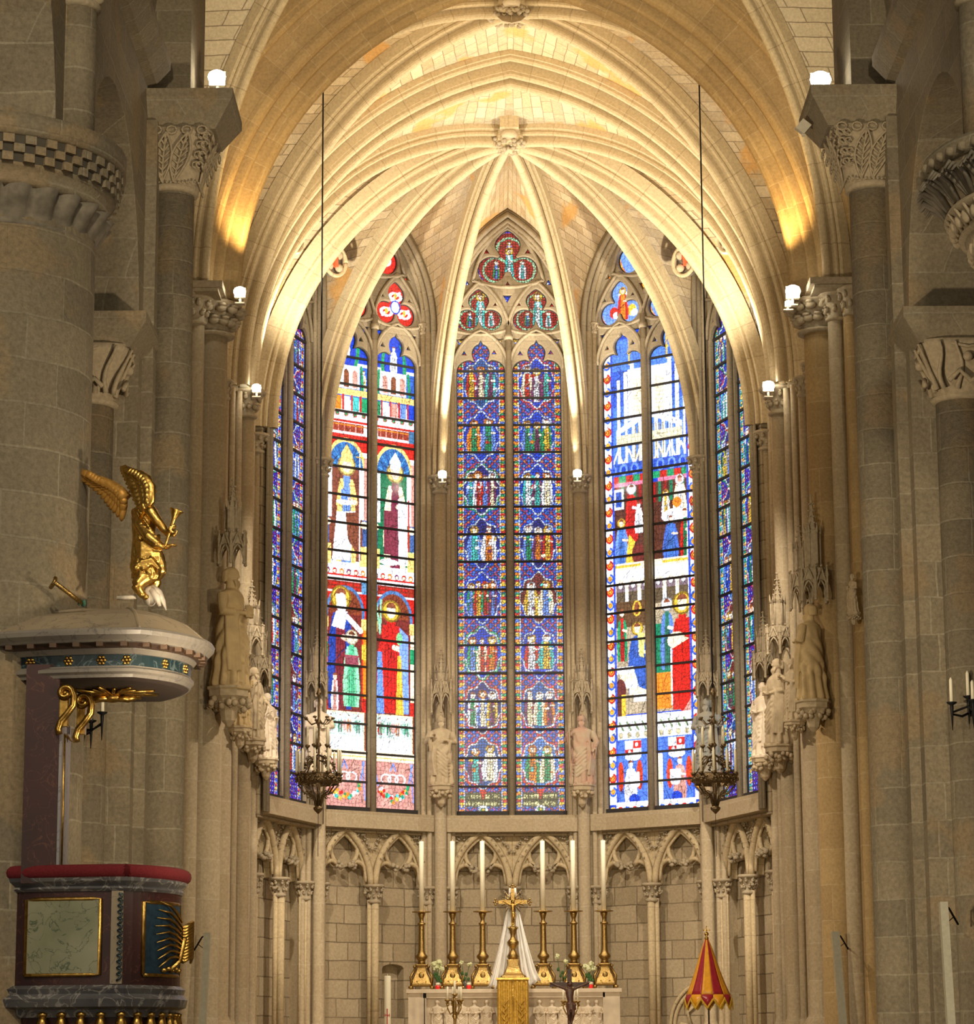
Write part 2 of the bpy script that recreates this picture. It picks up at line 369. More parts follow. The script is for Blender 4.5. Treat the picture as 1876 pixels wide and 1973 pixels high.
    def lead(s, cell, dark=.25, jit=.25, mosaic=0.0, wd=.0065, seed=1, squash=1.0):
        rn = np.random.RandomState(seed); gx, gz = int(2*GW/cell)+4, int((Z1-Z0)/(cell*squash))+4
        jx, jz, jc = rn.rand(gx, gz), rn.rand(gx, gz), rn.rand(gx, gz)
        ix = np.floor((UU+GW)/cell).astype(int)+1; iz = np.floor((ZZ-Z0)/(cell*squash)).astype(int)+1
        d1 = np.full(UU.shape, 9.); d2 = d1.copy(); bx = np.zeros(UU.shape); bz = bx.copy(); bc = bx.copy()
        for a in (-1, 0, 1):
            for b in (-1, 0, 1):
                X, Z = np.clip(ix+a, 0, gx-1), np.clip(iz+b, 0, gz-1)
                sx = (X-1+.15+.7*jx[X, Z])*cell-GW; sz = (Z-1+.15+.7*jz[X, Z])*cell*squash+Z0
                d = np.hypot(UU-sx, (ZZ-sz)/squash); nr = d < d1
                d2 = np.where(nr, d1, np.minimum(d2, d)); bx = np.where(nr, sx, bx); bz = np.where(nr, sz, bz); bc = np.where(nr, jc[X, Z], bc); d1 = np.where(nr, d, d1)
        if mosaic:
            q = s.a[np.clip(((bz-Z0)/CELL).astype(int), 0, NY-1), np.clip(((bx+GW)/CELL).astype(int), 0, NX-1)]
            s.a = s.a*(1-mosaic)+q*mosaic
        s.a *= (1-jit+2*jit*bc)[..., None]
        s.a[(d2-d1) < wd*2] *= dark
def lightc(s): return s*.545                     # centre of a light
def medallions(p, seed, pal, bord, latt, zc0, step, hw=.47):
    rn = random.Random(seed); ztop = ZY(716, 51.2)
    for s in (-1, 1):
        c = lightc(s); inl = (np.abs(UU-c) < .5) & (ZZ < ztop+.7); u = (UU-c)*100; v = (ZZ-Z0)*100
        p.m(inl, latt[0]); d1 = np.abs((u+v) % 17-8.5); d2 = np.abs((u-v) % 17-8.5)
        p.m(inl & ((d1 > 7.0) | (d2 > 7.0)), latt[1]); p.m(inl & (d1 > 6.6) & (d2 > 6.6), latt[3]); p.m(inl & (d1 < 2.2) & (d2 < 2.2), latt[2])
        z = zc0; k = 0
        while z < ztop:
            dx, dz = u, (ZZ-z)*100*.80; th = np.arctan2(dz, dx); rr = np.hypot(dx, dz); R = 34.5+2.8*np.cos(8*th)+1.5*np.cos(4*th)
            p.m(inl & (rr < R+5), rn.choice([RED, BLUE, GR])); p.m(inl & (rr < R+2.4), (1.1, 1.25, 1.35)); p.m(inl & (rr < R), rn.choice([BLUE, BLUE, (.02, .15, .6), NV, (.1, .35, 1.1), (.3, .04, .05)]))
            inm = rr < R-1; sav = p.a.copy()
            nf = rn.choice([2, 3, 3, 4]); 
            for f in range(nf):
                uu = c+(f-(nf-1)/2)*.56/nf; cc = rn.sample(pal, 2)
                p.fig(uu, z-.38+rn.random()*.06, z+.27+rn.random()*.09, .26/nf+.035, cc[0], cc[1], hal=rn.choice([WH, YE, None, OR]), skin=(1.9, 1.6, 1.3))
            for f in range(4):
                uu = c+rn.uniform(-.28, .28); zz_ = z+rn.uniform(-.32, .3); p.ell(uu, zz_, rn.uniform(.02, .05), rn.uniform(.02, .04), rn.choice(pal+[WH]))
            out = (~inm) & inl; p.a[out] = sav[out]
            z += step; k += 1
        # figured border strips
        vv = (v/6.5).astype(int); au = np.abs(u)
        for i, col in enumerate(bord): p.m(inl & (au > 36) & (vv % len(bord) == i) & ((v % 6.5) > 1), col)
        p.m(inl & (au > 34.9) & (au < 36.0), (1.1, 1.2, 1.3)); p.m(inl & (au > 45.5), (.25, .5, 1.6)); p.m(inl & (np.abs((v % 13)-6.5) < 1.8) & (au > 38) & (au < 42), YE)
        # text band at the foot
    return p
def tre_centres(): return [(XZ(925, 603, 51.2)), (XZ(1036, 603, 51.2)), (XZ(981, 505, 51.2))]
def tracery_paint(p, kind):
    zt = ZY(652, 51.2); up = ZZ > zt
    base = {'mid': BLUE, 'left': RED, 'right': OR, 'outl': BLUE, 'outr': BLUE}[kind]
    p.m(up, base)
    d = np.hypot((UU*1.0) % .17-.085, (ZZ % .17)-.085); p.m(up & (d < .045), WH if kind == 'mid' else YE)
    C = tre_centres()
    for j, (cu_, cz) in enumerate(C):
        R = .62 if j == 2 else .5
        reg = np.hypot(UU-cu_, ZZ-cz) < R
        bgc = {'mid': (.55, .03, .03), 'left': RED, 'right': LB, 'outl': BLUE, 'outr': BLUE}[kind]
        p.m(reg, bgc)
        lob = [(0, .25), (-.25, -.14), (.25, -.14)]
        for i, (a, b) in enumerate(lob):
            q = R/.6; x, z = cu_+a*q, cz+b*q
            if kind == 'left': p.ring(x, z, .15*q, .09*q, .28, WH); p.line(x-.1, z-.08, x+.1, z+.09, .025, WH); p.ell(x, z+.02, .035, .06, YE if j else WH)
            elif kind == 'right': p.ell(x, z, .12*q, .14*q, [WH, RED, YE][(i+j) % 3]); p.ell(x+.05, z-.06, .08, .07, WH)
            else:
                p.ring(x, z, .24*q, .24*q, .09, (.5, 1.0, .6)); p.fig(x, z-.17*q, z+.17*q, .07*q, [WH, LB, TU][i], [LB, GR, WH][i], hal=CR if i else YE, skin=WH)
        if kind == 'left': p.ell(cu_, cz, .12, .14, BLUE); p.ell(cu_, cz, .09, .11, WH)
        elif kind == 'right': p.fig(cu_, cz-.3, cz+.35, .14, OR, RED, hal=YE)
        elif kind == 'mid': p.fig(cu_, cz-.35, cz+.3 if j == 2 else cz+.42, .1, WH, TU, hal=YE)
def paint_window(kind):
    p = Paint(BLUE)
    if kind in ('mid', 'outl', 'outr'):
        zc0 = ZY(1470, 51.2); step = (ZY(942, 51.2)-zc0)/5.0
        if kind == 'mid':
            medallions(p, 4, [RED, GR, YE, LB, WH, OR, TU, PU, CR], [GR, OR, (.15, .35, 1.2), YE, RED], [(.012, .13, .80), (.85, .05, .015), (.18, .55, 1.4), (1.1, .5, .05)], zc0, step)
            for s in (-1, 1):
                c = lightc(s); z = ZY(1535, 51.2)
                p.rect(c-.34, c+.34, z-.19, z+.09, (.12, .12, .05))
                for r_ in range(2):
                    zz_ = z+.02-r_*.15
                    for k in range(22):
                        if random.random() < .85 : p.rect(c-.32+k*.029, c-.32+k*.029+.014, zz_-.035, zz_+.035, (1.6, 1.5, .7))
                p.poly([(c-.08, z+.15), (c+.08, z+.15), (c, z-.05)], RED)
                p.ring(c, z-.25, .075, .075, .3, WH); p.ell(c, z-.25, .055, .055, GR); p.ell(c, z-.25, .03, .035, YE)
            tracery_paint(p, kind); p.lead(.052, .08, .30, .15, .006, 3); p.a *= .82
        else:
            pal = [LB, WH, TU, RED, GR, BLUE, PU] if kind == 'outl' else [LB, WH, TU, GR, YE, PU, BLUE]
            bd = [YE, RED, (.1, .2, 1.2)] if kind == 'outl' else [TU, YE, GR]
            medallions(p, 9 if kind == 'outl' else 13, pal, bd, [(.01, .02, .75), (.30, .03, .22), (.5, .7, 1.4), YE], zc0, step)
            tracery_paint(p, kind); p.lead(.052, .08, .3, .15, .006, 4); p.a *= .9
    if kind == 'left':
        Z = lambda y: ZY(y, 50.2, 712)
        def UL(x): return -1.02+(x-618)/94*.95 if x < 717 else .07+(x-722)/81*.95
        p = Paint(WH)
        p.rect(-1.1, 1.1, Z(700), Z(600), BLUE)
        for s, x, dy in ((-1, 672, -14), (1, 767, 4)):
            c = lightc(s); z = Z(702+dy)
            p.ell(c, z+.12, .3, .5, GR); p.ell(c, z+.15, .22, .5, BLUE); p.fig(c, z, z+.52, .09, WH, WH, hal=None, skin=(2, 1.8, 1.6)); p.rect(c-.3, c+.3, z-.03, z, CR)
            # arcaded tower storey
            p.rect(c-.5, c+.5, Z(772), Z(706), (.05, .2, .9)); p.rect(c-.33, c+.3, Z(750), Z(706), WH)
            for k, (ww, cc) in enumerate(((-.2, PK), (0, BR), (.2, PK))):
                p.rect(c+ww-.06, c+ww+.06, Z(748), Z(722), cc); p.ell(c+ww, Z(722), .06, .09, cc)
            p.fig(c+s*-.4, Z(756), Z(712), .06, WH, GD, hal=None); p.line(c+.34, Z(706), c+.38, Z(758), .03, GR); p.line(c-.34, Z(706), c-.38, Z(758), .03, GR)
            p.rect(c-.5, c+.5, Z(763), Z(752), GD); 
            for k in range(5): p.rect(c-.46+k*.2, c-.31+k*.2, Z(792), Z(765), [PK, OR, WH, TU, GR][k] if s < 0 else [GR, WH, PK, LB, BLUE][k])
            for k in range(6): p.rect(c-.49+k*.2, c-.45+k*.2, Z(793), Z(762), RED)
            p.rect(c-.5, c+.5, Z(815), Z(793), WH)
            for k in range(5): p.ell(c-.4+k*.2, Z(800), .05, .05, RED); p.ell(c-.4+k*.2, Z(799), .03, .04, GR)
            p.rect(c-.5, c+.5, Z(803+8), Z(808+8), RED)
            p.rect(c-.36, c+.4, Z(834), Z(817), (.5, .06, .03))
            for k in range(6): p.line(c-.3+k*.13, Z(834), c-.3+k*.13, Z(817), .008, PK)
            p.rect(c-.5, c+.5, Z(822), Z(820), OR); p.rect(c-s*-.36, c-s*-.5, Z(838), Z(815), (.1, .3, .6))
            # shell niche with a mitred bishop
            z = Z(905); p.rect(c-.5, c+.5, Z(1090), Z(838), WH); p.rect(c-.5, c+.5, Z(870), Z(838), RED)
            sh = (.04, .25, .75)
            p.ell(c, z+.02, .44, .58, GD); p.ell(c, z, .39, .52, sh)
            for k in range(13):
                a = pi*k/12; p.line(c, z-.02, c+.38*cos(a), z+.5*sin(a), .006, (.2, .7, 1.4) if k % 2 else NV)
            p.rect(c-.44, c+.44, Z(1082), z, (.35, .09, .05) if s < 0 else (.02, .28, .12))
            for t in (-1, 1):
                p.rect(c+t*.36-.05, c+t*.36+.05, Z(1000), z, WH); p.rect(c+t*.46-.05, c+t*.46+.05, Z(1000), Z(880), [OR, PK][t > 0])
                p.rect(c+t*.44-.06, c+t*.44+.07, Z(1050), Z(1000), (.1, .2, .55)); p.rect(c+t*.42-.1, c+t*.42+.1, Z(1090), Z(1052), GD); p.ell(c+t*.42, Z(1010), .09, .07, CR)
            if s < 0:
                p.fig(c+.02, Z(1085), Z(885), .26, (.25, .5, 1.3), GD, hal=GD, mitre=GD)
                p.poly([(c-.2, Z(990)), (c+.22, Z(985)), (c+.1, Z(1082)), (c-.3, Z(1082))], WH); p.poly([(c, Z(990)), (c+.33, Z(985)), (c+.35, Z(1080)), (c+.05, Z(1040))], (.35, .1, .05))
                p.line(c+.32, Z(1080), c+.32, Z(868), .012, WH); p.line(c+.24, Z(880), c+.4, Z(880), .014, YE); p.ell(c-.02, Z(970), .2, .05, WH)
                p.rect(c-.1, c+.05, Z(965), Z(945), LB)
            else:
                p.fig(c+.04, Z(1085), Z(887), .28, (.35, .04, .1), CR, hal=GD, mitre=WH)
                p.rect(c-.22, c+.1, Z(1060), Z(975), (.35, .05, .09)); p.poly([(c+.1, Z(950)), (c+.3, Z(960)), (c+.34, Z(1078)), (c+.12, Z(1078))], WH); p.rect(c+.33, c+.37, Z(1050), Z(950), RED)
                p.ell(c-.1, Z(1075), .22, .06, WH)
            # frieze and coffers
            p.rect(c-.5, c+.5, Z(1135), Z(1090), WH); p.rect(c-.5, c+.5, Z(1112), Z(1108), RED)
            for k in range(6): p.ell(c-.4+k*.16, Z(1103), .05, .06, [PU, RED, OR][k % 3]); p.ell(c-.4+k*.16, Z(1104), .03, .035, CR)
            p.rect(c-.5, c+.5, Z(1120), Z(1118), PU); p.rect(c-.5, c+.5, Z(1140), Z(1122), (.5, .04, .02)); 
            for k in range(4):
                for q in range(2): p.rect(c-.3+k*.17, c-.19+k*.17, Z(1129+q*7), Z(1125+q*7), RED)
            p.rect(c-s*.36, c-s*.5, Z(1150), Z(1118), (.2, .5, .9))
            # lower niche and saints
            z = Z(1185); p.rect(c-.5, c+.5, Z(1375), Z(1143), RED)
            p.ell(c, z, .44, .55, (.12, .3, .7)); p.ell(c, z, .38, .48, (.40, .08, .03))
            for k in range(15):
                a = pi*k/14; p.line(c, z, c+.36*cos(a), z+.46*sin(a), .005, (.15, .03, .02))
            p.rect(c-.38, c+.38, Z(1375), z, (.30, .04, .03))
            for t in (-1, 1): p.rect(c+t*.45-.05, c+t*.45+.05, Z(1345), Z(1190), [WH, OR, GR, CR][int(t > 0)+2*(s > 0)]); p.rect(c+t*.44-.07, c+t*.44+.07, Z(1212), Z(1192), GD); p.rect(c+t*.44-.06, c+t*.44+.06, Z(1270), Z(1240), GR if t*s > 0 else YE)
            if s < 0:
                p.fig(c-.1, Z(1368), Z(1138), .3, (.35, .03, .05), (.03, .09, .6), hal=YE)
                p.ell(c-.08, Z(1165), .11, .2, WH); p.poly([(c-.2, Z(1180)), (c+.05, Z(1180)), (c-.02, Z(1215)), (c-.3, Z(1210))], WH); p.line(c+.05, Z(1190), c+.35, Z(1215), .05, WH)
                p.fig(c+.15, Z(1362), Z(1218), .2, (.15, .9, .45), (.5, 1.4, .8), hal=CR); p.rect(c, c+.3, Z(1285), Z(1262), (.5, .1, .15))
                p.fig(c-.22, Z(1370), Z(1300), .09, PK, WH, hal=None, arm=False)
            else:
                p.fig(c-.05, Z(1368), Z(1155), .34, (1.1, .02, .015), (1.1, .03, .02), hal=YE, skin=(2, 1.7, 1.2))
                p.poly([(c+.14, Z(1200)), (c+.34, Z(1215)), (c+.36, Z(1368)), (c+.16, Z(1368))], (.35, .6, 1.5)); p.ell(c+.14, Z(1222), .07, .12, (.4, 1.2, .5))
                p.poly([(c+.1, Z(1255)), (c+.18, Z(1255)), (c+.24, Z(1370)), (c+.06, Z(1370))], YE); p.poly([(c-.36, Z(1250)), (c-.26, Z(1250)), (c-.2, Z(1370)), (c-.38, Z(1370))], LB)
                p.line(c-.4, Z(1150), c-.3, Z(1215), .02, (.5, 1.3, .8)); p.line(c-.28, Z(1150), c-.3, Z(1215), .02, (.5, 1.3, .8))
            # base with putti, then the pink garland panel
            p.rect(c-.5, c+.5, Z(1470), Z(1372), CR); p.rect(c-.42, c+.42, Z(1418), Z(1375), (1.2, 1.6, 1.5))
            for k in range(4): p.fig(c-.3+k*.2, Z(1412), Z(1378), .05, WH, [RED, GR, OR, GR][k], hal=None, skin=WH)
            for k in range(3): p.ell(c-.25+k*.25, Z(1398), .07, .1, [GR, RED, (.1, .45, .3)][k], .6)
            p.rect(c-.42, c+.42, Z(1446), Z(1420), WH); p.rect(c-.5, c-.44, Z(1446), Z(1372), BR); p.rect(c+.44, c+.5, Z(1446), Z(1372), BR); p.rect(c-.5, c+.5, Z(1452), Z(1448), OR); p.rect(c-.5, c+.5, Z(1458), Z(1455), GD)
            p.rect(c-.5, c+.5, Z(1556), Z(1463), (.95, .42, .36))
            for k in range(9): p.ell(c+random.uniform(-.45, .45), Z(random.uniform(1470, 1550)), .08, .1, (1.2, .6, .5), .6)
            for k in range(3): p.ring(c-.16+k*.16, Z(1497), .11, .09, .14, WH)
            for t in (-1, 1): p.line(c+t*.44, Z(1466), c+t*.34, Z(1510), .014, LB); p.line(c, Z(1466), c+t*.06, Z(1480), .014, LB); p.line(c+t*.4, Z(1466), c+t*.46, Z(1540), .012, LB)
            for k in range(34):
                t = random.uniform(-1, 1); p.ell(c+t*.34, Z(1535)+.22*t*t+random.uniform(-.07, .07), .035, .035, random.choice([GR, YE, WH, RED, TU, OR]))
            p.rect(c-.5, c+.5, Z(1566), Z(1556), OR); p.rect(c-.5, c+.5, Z(1561), Z(1558), WH)
        tracery_paint(p, 'left'); p.hatch(520, 21); p.lead(.08, .42, .16, .0, .0045, 8)
    if kind == 'right':
        Z = lambda y: ZY(y, 50.2, 1252)
        p = Paint(BLUE)
        for s in (-1, 1):
            c = lightc(s); e = c+s*.35; k0 = c-s*.12
            p.rect(c-.5, c+.5, Z(905), Z(640), (.12, .35, 1.4)); p.rect(c-.5, c+.5, Z(770), Z(700), (.05, .18, 1.1))
            # white canopy architecture
            for q in range(5): p.rect(k0-.3+q*.16, k0-.22+q*.16, Z(900), Z(690+abs(q-2)*14), WH)
            p.rect(c-s*.48, c-s*.08, Z(800), Z(700), WH); p.rect(c-s*.4, c-s*.2, Z(790), Z(720), CR)
            for q in range(7): p.rect(c-s*.48+s*.08*q, c-s*.48+s*(.08*q+.025), Z(880), Z(812), (.5, .4, .12) if q < 4 else (.3, .5, 1.4))
            p.poly([(c-s*.5, Z(785)), (c+s*.2, Z(815)), (c+s*.2, Z(826)), (c-s*.5, Z(797))], WH)
            p.rect(c-s*.5, c+s*.2, Z(845), Z(826), (1.3, 1.2, .8))
            for q in range(3): p.line(c-s*.45+s*q*.25, Z(885), c-s*.33+s*q*.25, Z(855), .018, CR); p.line(c-s*.33+s*q*.25, Z(855), c-s*.2+s*q*.25, Z(885), .018, CR)
            p.rect(c-.5, c+.5, Z(905), Z(880), (.05, .15, .9)); 
            for q in range(3): p.ell(c-.3+q*.25, Z(893), .09, .12, LB); p.ell(c-.3+q*.25, Z(893), .05, .07, BLUE)
            p.line(k0, Z(690), k0, Z(640), .02, YE); p.ell(k0, Z(668), .05, .03, YE)
            # red and green band
            for q in range(6): p.rect(c-.48+q*.16, c-.32+q*.16, Z(918), Z(905), [GR, RED][q % 2])
            p.rect(c-.36, c+.4, Z(925), Z(919), (1.6, .35, .6))
            p.rect(c-.5, c+.5, Z(1090), Z(925), (.16, .05, .03))
            for q in range(8): p.rect(c-.5+q*.13, c-.43+q*.13, Z(965), Z(926), [(.5, .02, .02), (.02, .3, .15)][q % 2])
            if s < 0:
                p.rect(c-.28, c-.06, Z(970), Z(930), WH); p.rect(c-.24, c-.1, Z(965), Z(935), (.05, .15, .8))
                p.fig(c+.12, Z(1035), Z(925), .16, RED, RED, hal=WH, skin=WH); p.fig(c-.12, Z(1088), Z(990), .17, (.1, .3, 1.0), LB, hal=YE); p.poly([(c+.05, Z(1020)), (c+.18, Z(1035)), (c+.14, Z(1088)), (c-.06, Z(1088))], YE)
                p.fig(c+.28, Z(1020), Z(960), .1, WH, WH, hal=None, skin=WH); p.ell(c+.25, Z(1060), .14, .2, (.25, .04, .03))
            else:
                p.fig(c+.12, Z(1000), Z(920), .16, WH, CR, hal=WH, skin=PK); p.fig(c-.2, Z(1000), Z(945), .1, YE, WH, hal=YE); p.ell(c, Z(995), .3, .14, WH, .8)
                p.fig(c-.1, Z(1080), Z(995), .19, (.1, .3, 1.0), (.1, .25, 1.), hal=WH); p.fig(c+.22, Z(1085), Z(985), .12, (.02, .35, .15), RED, hal=None); p.ell(c+.05, Z(970), .1, .1, OR)
                p.line(c+.3, Z(975), c+.28, Z(1080), .03, CR)
            p.rect(c-.5, c+.5, Z(1095), Z(1075), CR); p.rect(c-.3, c+.3, Z(1083), Z(1079), YE)
            # white arcade
            p.rect(c-.5, c+.5, Z(1165), Z(1088), WH)
            for q in range(3):
                a = c-s*.4+s*q*.28; p.ell(a, Z(1125), .12, .16, (.35, .25, .3)); p.ring(a, Z(1125), .12, .16, .12, CR); p.rect(a-.1, a+.1, Z(1160), Z(1130), (.2, .14, .08)); p.ell(a, Z(1118), .04, .06, WH)
            p.rect(c-.5, c+.5, Z(1370), Z(1160), (.75, .6, .4))
            if s < 0:
                p.rect(c-.5, c+.5, Z(1200), Z(1150), (.2, .1, .04)); p.ell(c+.2, Z(1165), .1, .15, YE); p.ell(c+.2, Z(1165), .06, .12, BR)
                p.fig(c-.14, Z(1265), Z(1165), .12, (.9, .03, .03), GR, hal=None); p.fig(c+.2, Z(1330), Z(1195), .24, (.08, .2, .8), (.05, .16, .75), hal=YE, skin=CR)
                p.poly([(c+.2, Z(1212)), (c+.36, Z(1215)), (c+.34, Z(1262)), (c+.24, Z(1258))], (1.6, 1.5, .4))
                for q in range(5): p.rect(c-.3+q*.1, c+.5, Z(1290+q*14), Z(1276+q*14), WH if q % 2 == 0 else CR)
                p.poly([(c+.05, Z(1262)), (c+.42, Z(1262)), (c+.5, Z(1330)), (c+.22, Z(1318))], (.06, .18, .8))
                p.ell(c-.2, Z(1322), .13, .22, (.22, .04, .04)); p.rect(c-.28, c-.12, Z(1385), Z(1330), (.2, .05, .03)); p.rect(c-.18, c-.08, Z(1375), Z(1330), YE)
            else:
                p.rect(c-.5, c-.1, Z(1330), Z(1200), (.02, .35, .17)); p.rect(c-.5, c-.15, Z(1365), Z(1295), OR)
                p.fig(c-.22, Z(1290), Z(1155), .16, (.05, .3, .2), (.2, .4, 1.1), hal=WH, skin=WH); p.fig(c+.12, Z(1368), Z(1150), .28, (.95, .03, .02), RED, hal=YE, skin=CR)
                p.ell(c-.02, Z(1235), .2, .16, CR); p.poly([(c-.1, Z(1250)), (c+.34, Z(1230)), (c+.33, Z(1345)), (c+.08, Z(1378)), (c-.12, Z(1330))], (1.0, .02, .01))
                p.rect(c-.16, c-.12, Z(1360), Z(1250), WH); p.poly([(c+.05, Z(1380)), (c+.4, Z(1330)), (c+.42, Z(1380))], PK)
            p.rect(c-.5, c+.5, Z(1425), Z(1372), WH); 
            for q in range(5): p.line(c-.4+q*.17, Z(1385), c-.32+q*.17, Z(1400), .02, (.3, .45, .2)); p.ell(c-.4+q*.19, Z(1410), .05, .06, (.9, .8, .5))
            # shields, kneeling angels
            p.rect(c-.5, c+.5, Z(1540), Z(1418), (.12, .3, 1.3)); sc = c-.06*s
            p.rect(sc-.18, sc+.18, Z(1452), Z(1420), WH); p.rect(sc, sc+.18, Z(1436), Z(1422), RED); p.rect(sc-.18, sc, Z(1450), Z(1437), RED); p.ell(sc+.08, Z(1429), .03, .04, WH); p.ell(sc-.08, Z(1443), .03, .04, WH); p.ell(sc, Z(1452), .18, .08, WH)
            p.ell(c-.22*1, Z(1490), .07, .28, (1.1, .08, .02)); p.ell(c+.2, Z(1488), .07, .28, (1.1, .08, .02)); p.fig(c, Z(1540), Z(1460), .15, WH if s < 0 else PK, WH if s < 0 else PK, hal=None, skin=WH)
            p.rect(c-.02 if s < 0 else c-.22, c+.2 if s < 0 else c+.02, Z(1505), Z(1482), WH); p.ell(c+.1*(-s), Z(1503), .11, .1, WH); p.ell(c+.08*-s, Z(1535), .12, .1, BLUE)
            p.rect(c-s*.48, c-s*.38, Z(1540), Z(1450), CR); 
            # rosette border on the outer side and foot
            p.rect(c-.5, c+.5, Z(1570), Z(1540), WH); p.rect(c+s*.28, c+s*.32, Z(1540), Z(655), (.06, .15, 1.1)) if True else None
            p.rect(c+s*.32, c+s*.5, Z(1570), Z(655), WH)
            y = 660; k = 0
            while y < 1540:
                z = Z(y); cc = (RED, (.05, .2, 1.2))[k % 2]
                p.ell(c+s*.40, z, .085, .1, cc); p.ell(c+s*.44, z+.09, .05, .06, WH); p.ell(c+s*.40, z, .05, .055, YE); p.ring(c+s*.40, z, .03, .035, .3, OR if k % 2 else RED); y += 26; k += 1
            for q in range(6):
                a = c-.4+q*.16; p.ell(a, Z(1556), .065, .08, [(.05, .2, 1.2), RED][q % 2]); p.ell(a, Z(1556), .04, .045, YE)
            p.rect(c+s*.33, c+s*.5, Z(1570), Z(1543), BLUE); p.ell(c+s*.41, Z(1557), .07, .09, YE); p.ell(c+s*.41, Z(1557), .03, .04, RED)
        tracery_paint(p, 'right'); p.hatch(520, 22); p.lead(.075, .42, .16, .0, .0045, 11)
    return p.a
def glass_material():
    mt, n, bs = nt('stained_glass'); a = N(n, 'ShaderNodeAttribute', attribute_name='Col')
    n.links.new(a.outputs[0], bs.inputs['Emission Color']); bs.inputs['Emission Strength'].default_value = 1.0
    bs.inputs['Base Color'].default_value = (.02, .02, .02, 1); bs.inputs['Roughness'].default_value = .25
    mt.cycles.emission_sampling = 'NONE'; return mt
M['glass'] = glass_material()
def pane(name, arr, fr, n, r0, r1, q0, q1, parent):
    sub = arr[r0:r1, q0:q1]; h, wd = sub.shape[:2]; U = UU[r0:r1, q0:q1].ravel(); Zv = ZZ[r0:r1, q0:q1].ravel()
    off = parent.location; P = np.empty((h*wd, 3))
    P[:, 0] = fr.o.x+fr.U.x*U+fr.N.x*n-off.x; P[:, 1] = fr.o.y+fr.U.y*U+fr.N.y*n-off.y; P[:, 2] = Zv-off.z
    idx = np.arange(h*wd).reshape(h, wd); Fq = np.stack([idx[:-1, :-1], idx[:-1, 1:], idx[1:, 1:], idx[1:, :-1]], -1).reshape(-1, 4)
    me = bpy.data.meshes.new(name); me.vertices.add(len(P)); me.vertices.foreach_set('co', P.ravel())
    me.loops.add(Fq.size); me.loops.foreach_set('vertex_index', Fq.ravel().astype(np.int32)); me.polygons.add(len(Fq))
    me.polygons.foreach_set('loop_start', np.arange(0, Fq.size, 4, dtype=np.int32)); me.update(calc_edges=True)
    ca = me.color_attributes.new('Col', 'FLOAT_COLOR', 'POINT'); cc = np.ones((h*wd, 4), np.float32); cc[:, :3] = sub.reshape(-1, 3); ca.data.foreach_set('color', cc.ravel())
    me.materials.append(M['glass']); o = bpy.data.objects.new(name, me); COL.objects.link(o); o.parent = parent; return o
# tracery openings, measured on the middle window ------------------------
def foil(cx, cz, lobes):
    "outline of a group of overlapping circles around a centre"
    P = []
    for i in range(72):
        a = 2*pi*i/72; best = 0
        for lx, lz, r in lobes:
            d = math.hypot(lx, lz); t = a-atan2(lz, lx); q = r*r-(d*sin(t))**2
            if q > 0 and (d*cos(t)+sqrt(q)) > best: best = d*cos(t)+sqrt(q)
        if abs(a-pi/2) < .25: best *= 1+.10*(1-abs(a-pi/2)/.25)
        P.append((cx+best*cos(a), cz+best*sin(a)))
    return P
def lobes(c, pts, q=51.2):
    cx, cz = XZ(c[0], c[1], q); return cx, cz, [(XZ(x, y, q)[0]-cx, XZ(x, y, q)[1]-cz, r*.0102) for x, y, r in pts]
ZH = ZY(716, 51.2)
def light_hole(c):
    h = .475
    P = [(c-h, Z0+.03), (c-h, ZH)]+[(c-h+.26*(1-cos(t)), ZH+.24*sin(t)) for t in [pi/2*i/8 for i in range(1, 9)]]
    P += [(c-.13, ZH+.20)]+[(c+.175*cos(t), ZH+.37+.20*sin(t)) for t in [radians(200-200*0-i*110/8) for i in range(0, 9)]][:-1]
    P += [(c, ZH+.64)]
    R_ = [(2*c-x, z) for x, z in P[-2::-1]]
    return P+R_
def tri(x, y, s, fl=1): 
    u, z = XZ(x, y, 51.2); return [(u-s, z-s*.8*fl), (u+s, z-s*.8*fl), (u, z+s*fl)]
HOLES = [light_hole(-.545), light_hole(.545)]
XO = XZ(983, 700, 51.2)[0]
for c, pts in (((925, 607), ((925, 580, 20), (903, 617, 22), (948, 617, 22), (925, 603, 16))), ((1036, 607), ((1036, 580, 20), (1013, 617, 22), (1058, 617, 22), (1036, 603, 16))), ((981, 510), ((981, 473, 25), (950, 520, 27), (1012, 520, 27), (981, 505, 20)))):
    cx, cz, L = lobes(c, pts); HOLES.append(foil(cx-XO, cz, L))
for x, y, s, fl in ((940, 485, .055, 1), (1020, 485, .055, 1), (901, 545, .06, 1), (1060, 545, .06, 1), (981, 547, .045, 1), (980, 576, .085, -1), (892, 589, .04, 1), (957, 587, .035, 1), (1003, 587, .035, 1), (1066, 588, .04, 1), (925, 643, .035, 1), (1036, 643, .035, 1),
                    (889, 660, .075, -1), (964, 660, .085, -1), (998, 660, .085, -1), (1074, 660, .075, -1), (897, 681, .05, 1), (955, 679, .05, 1), (1005, 681, .05, 1), (1064, 679, .05, 1)):
    HOLES.append([(p[0]-XO, p[1]) for p in tri(x, y, s, fl)])
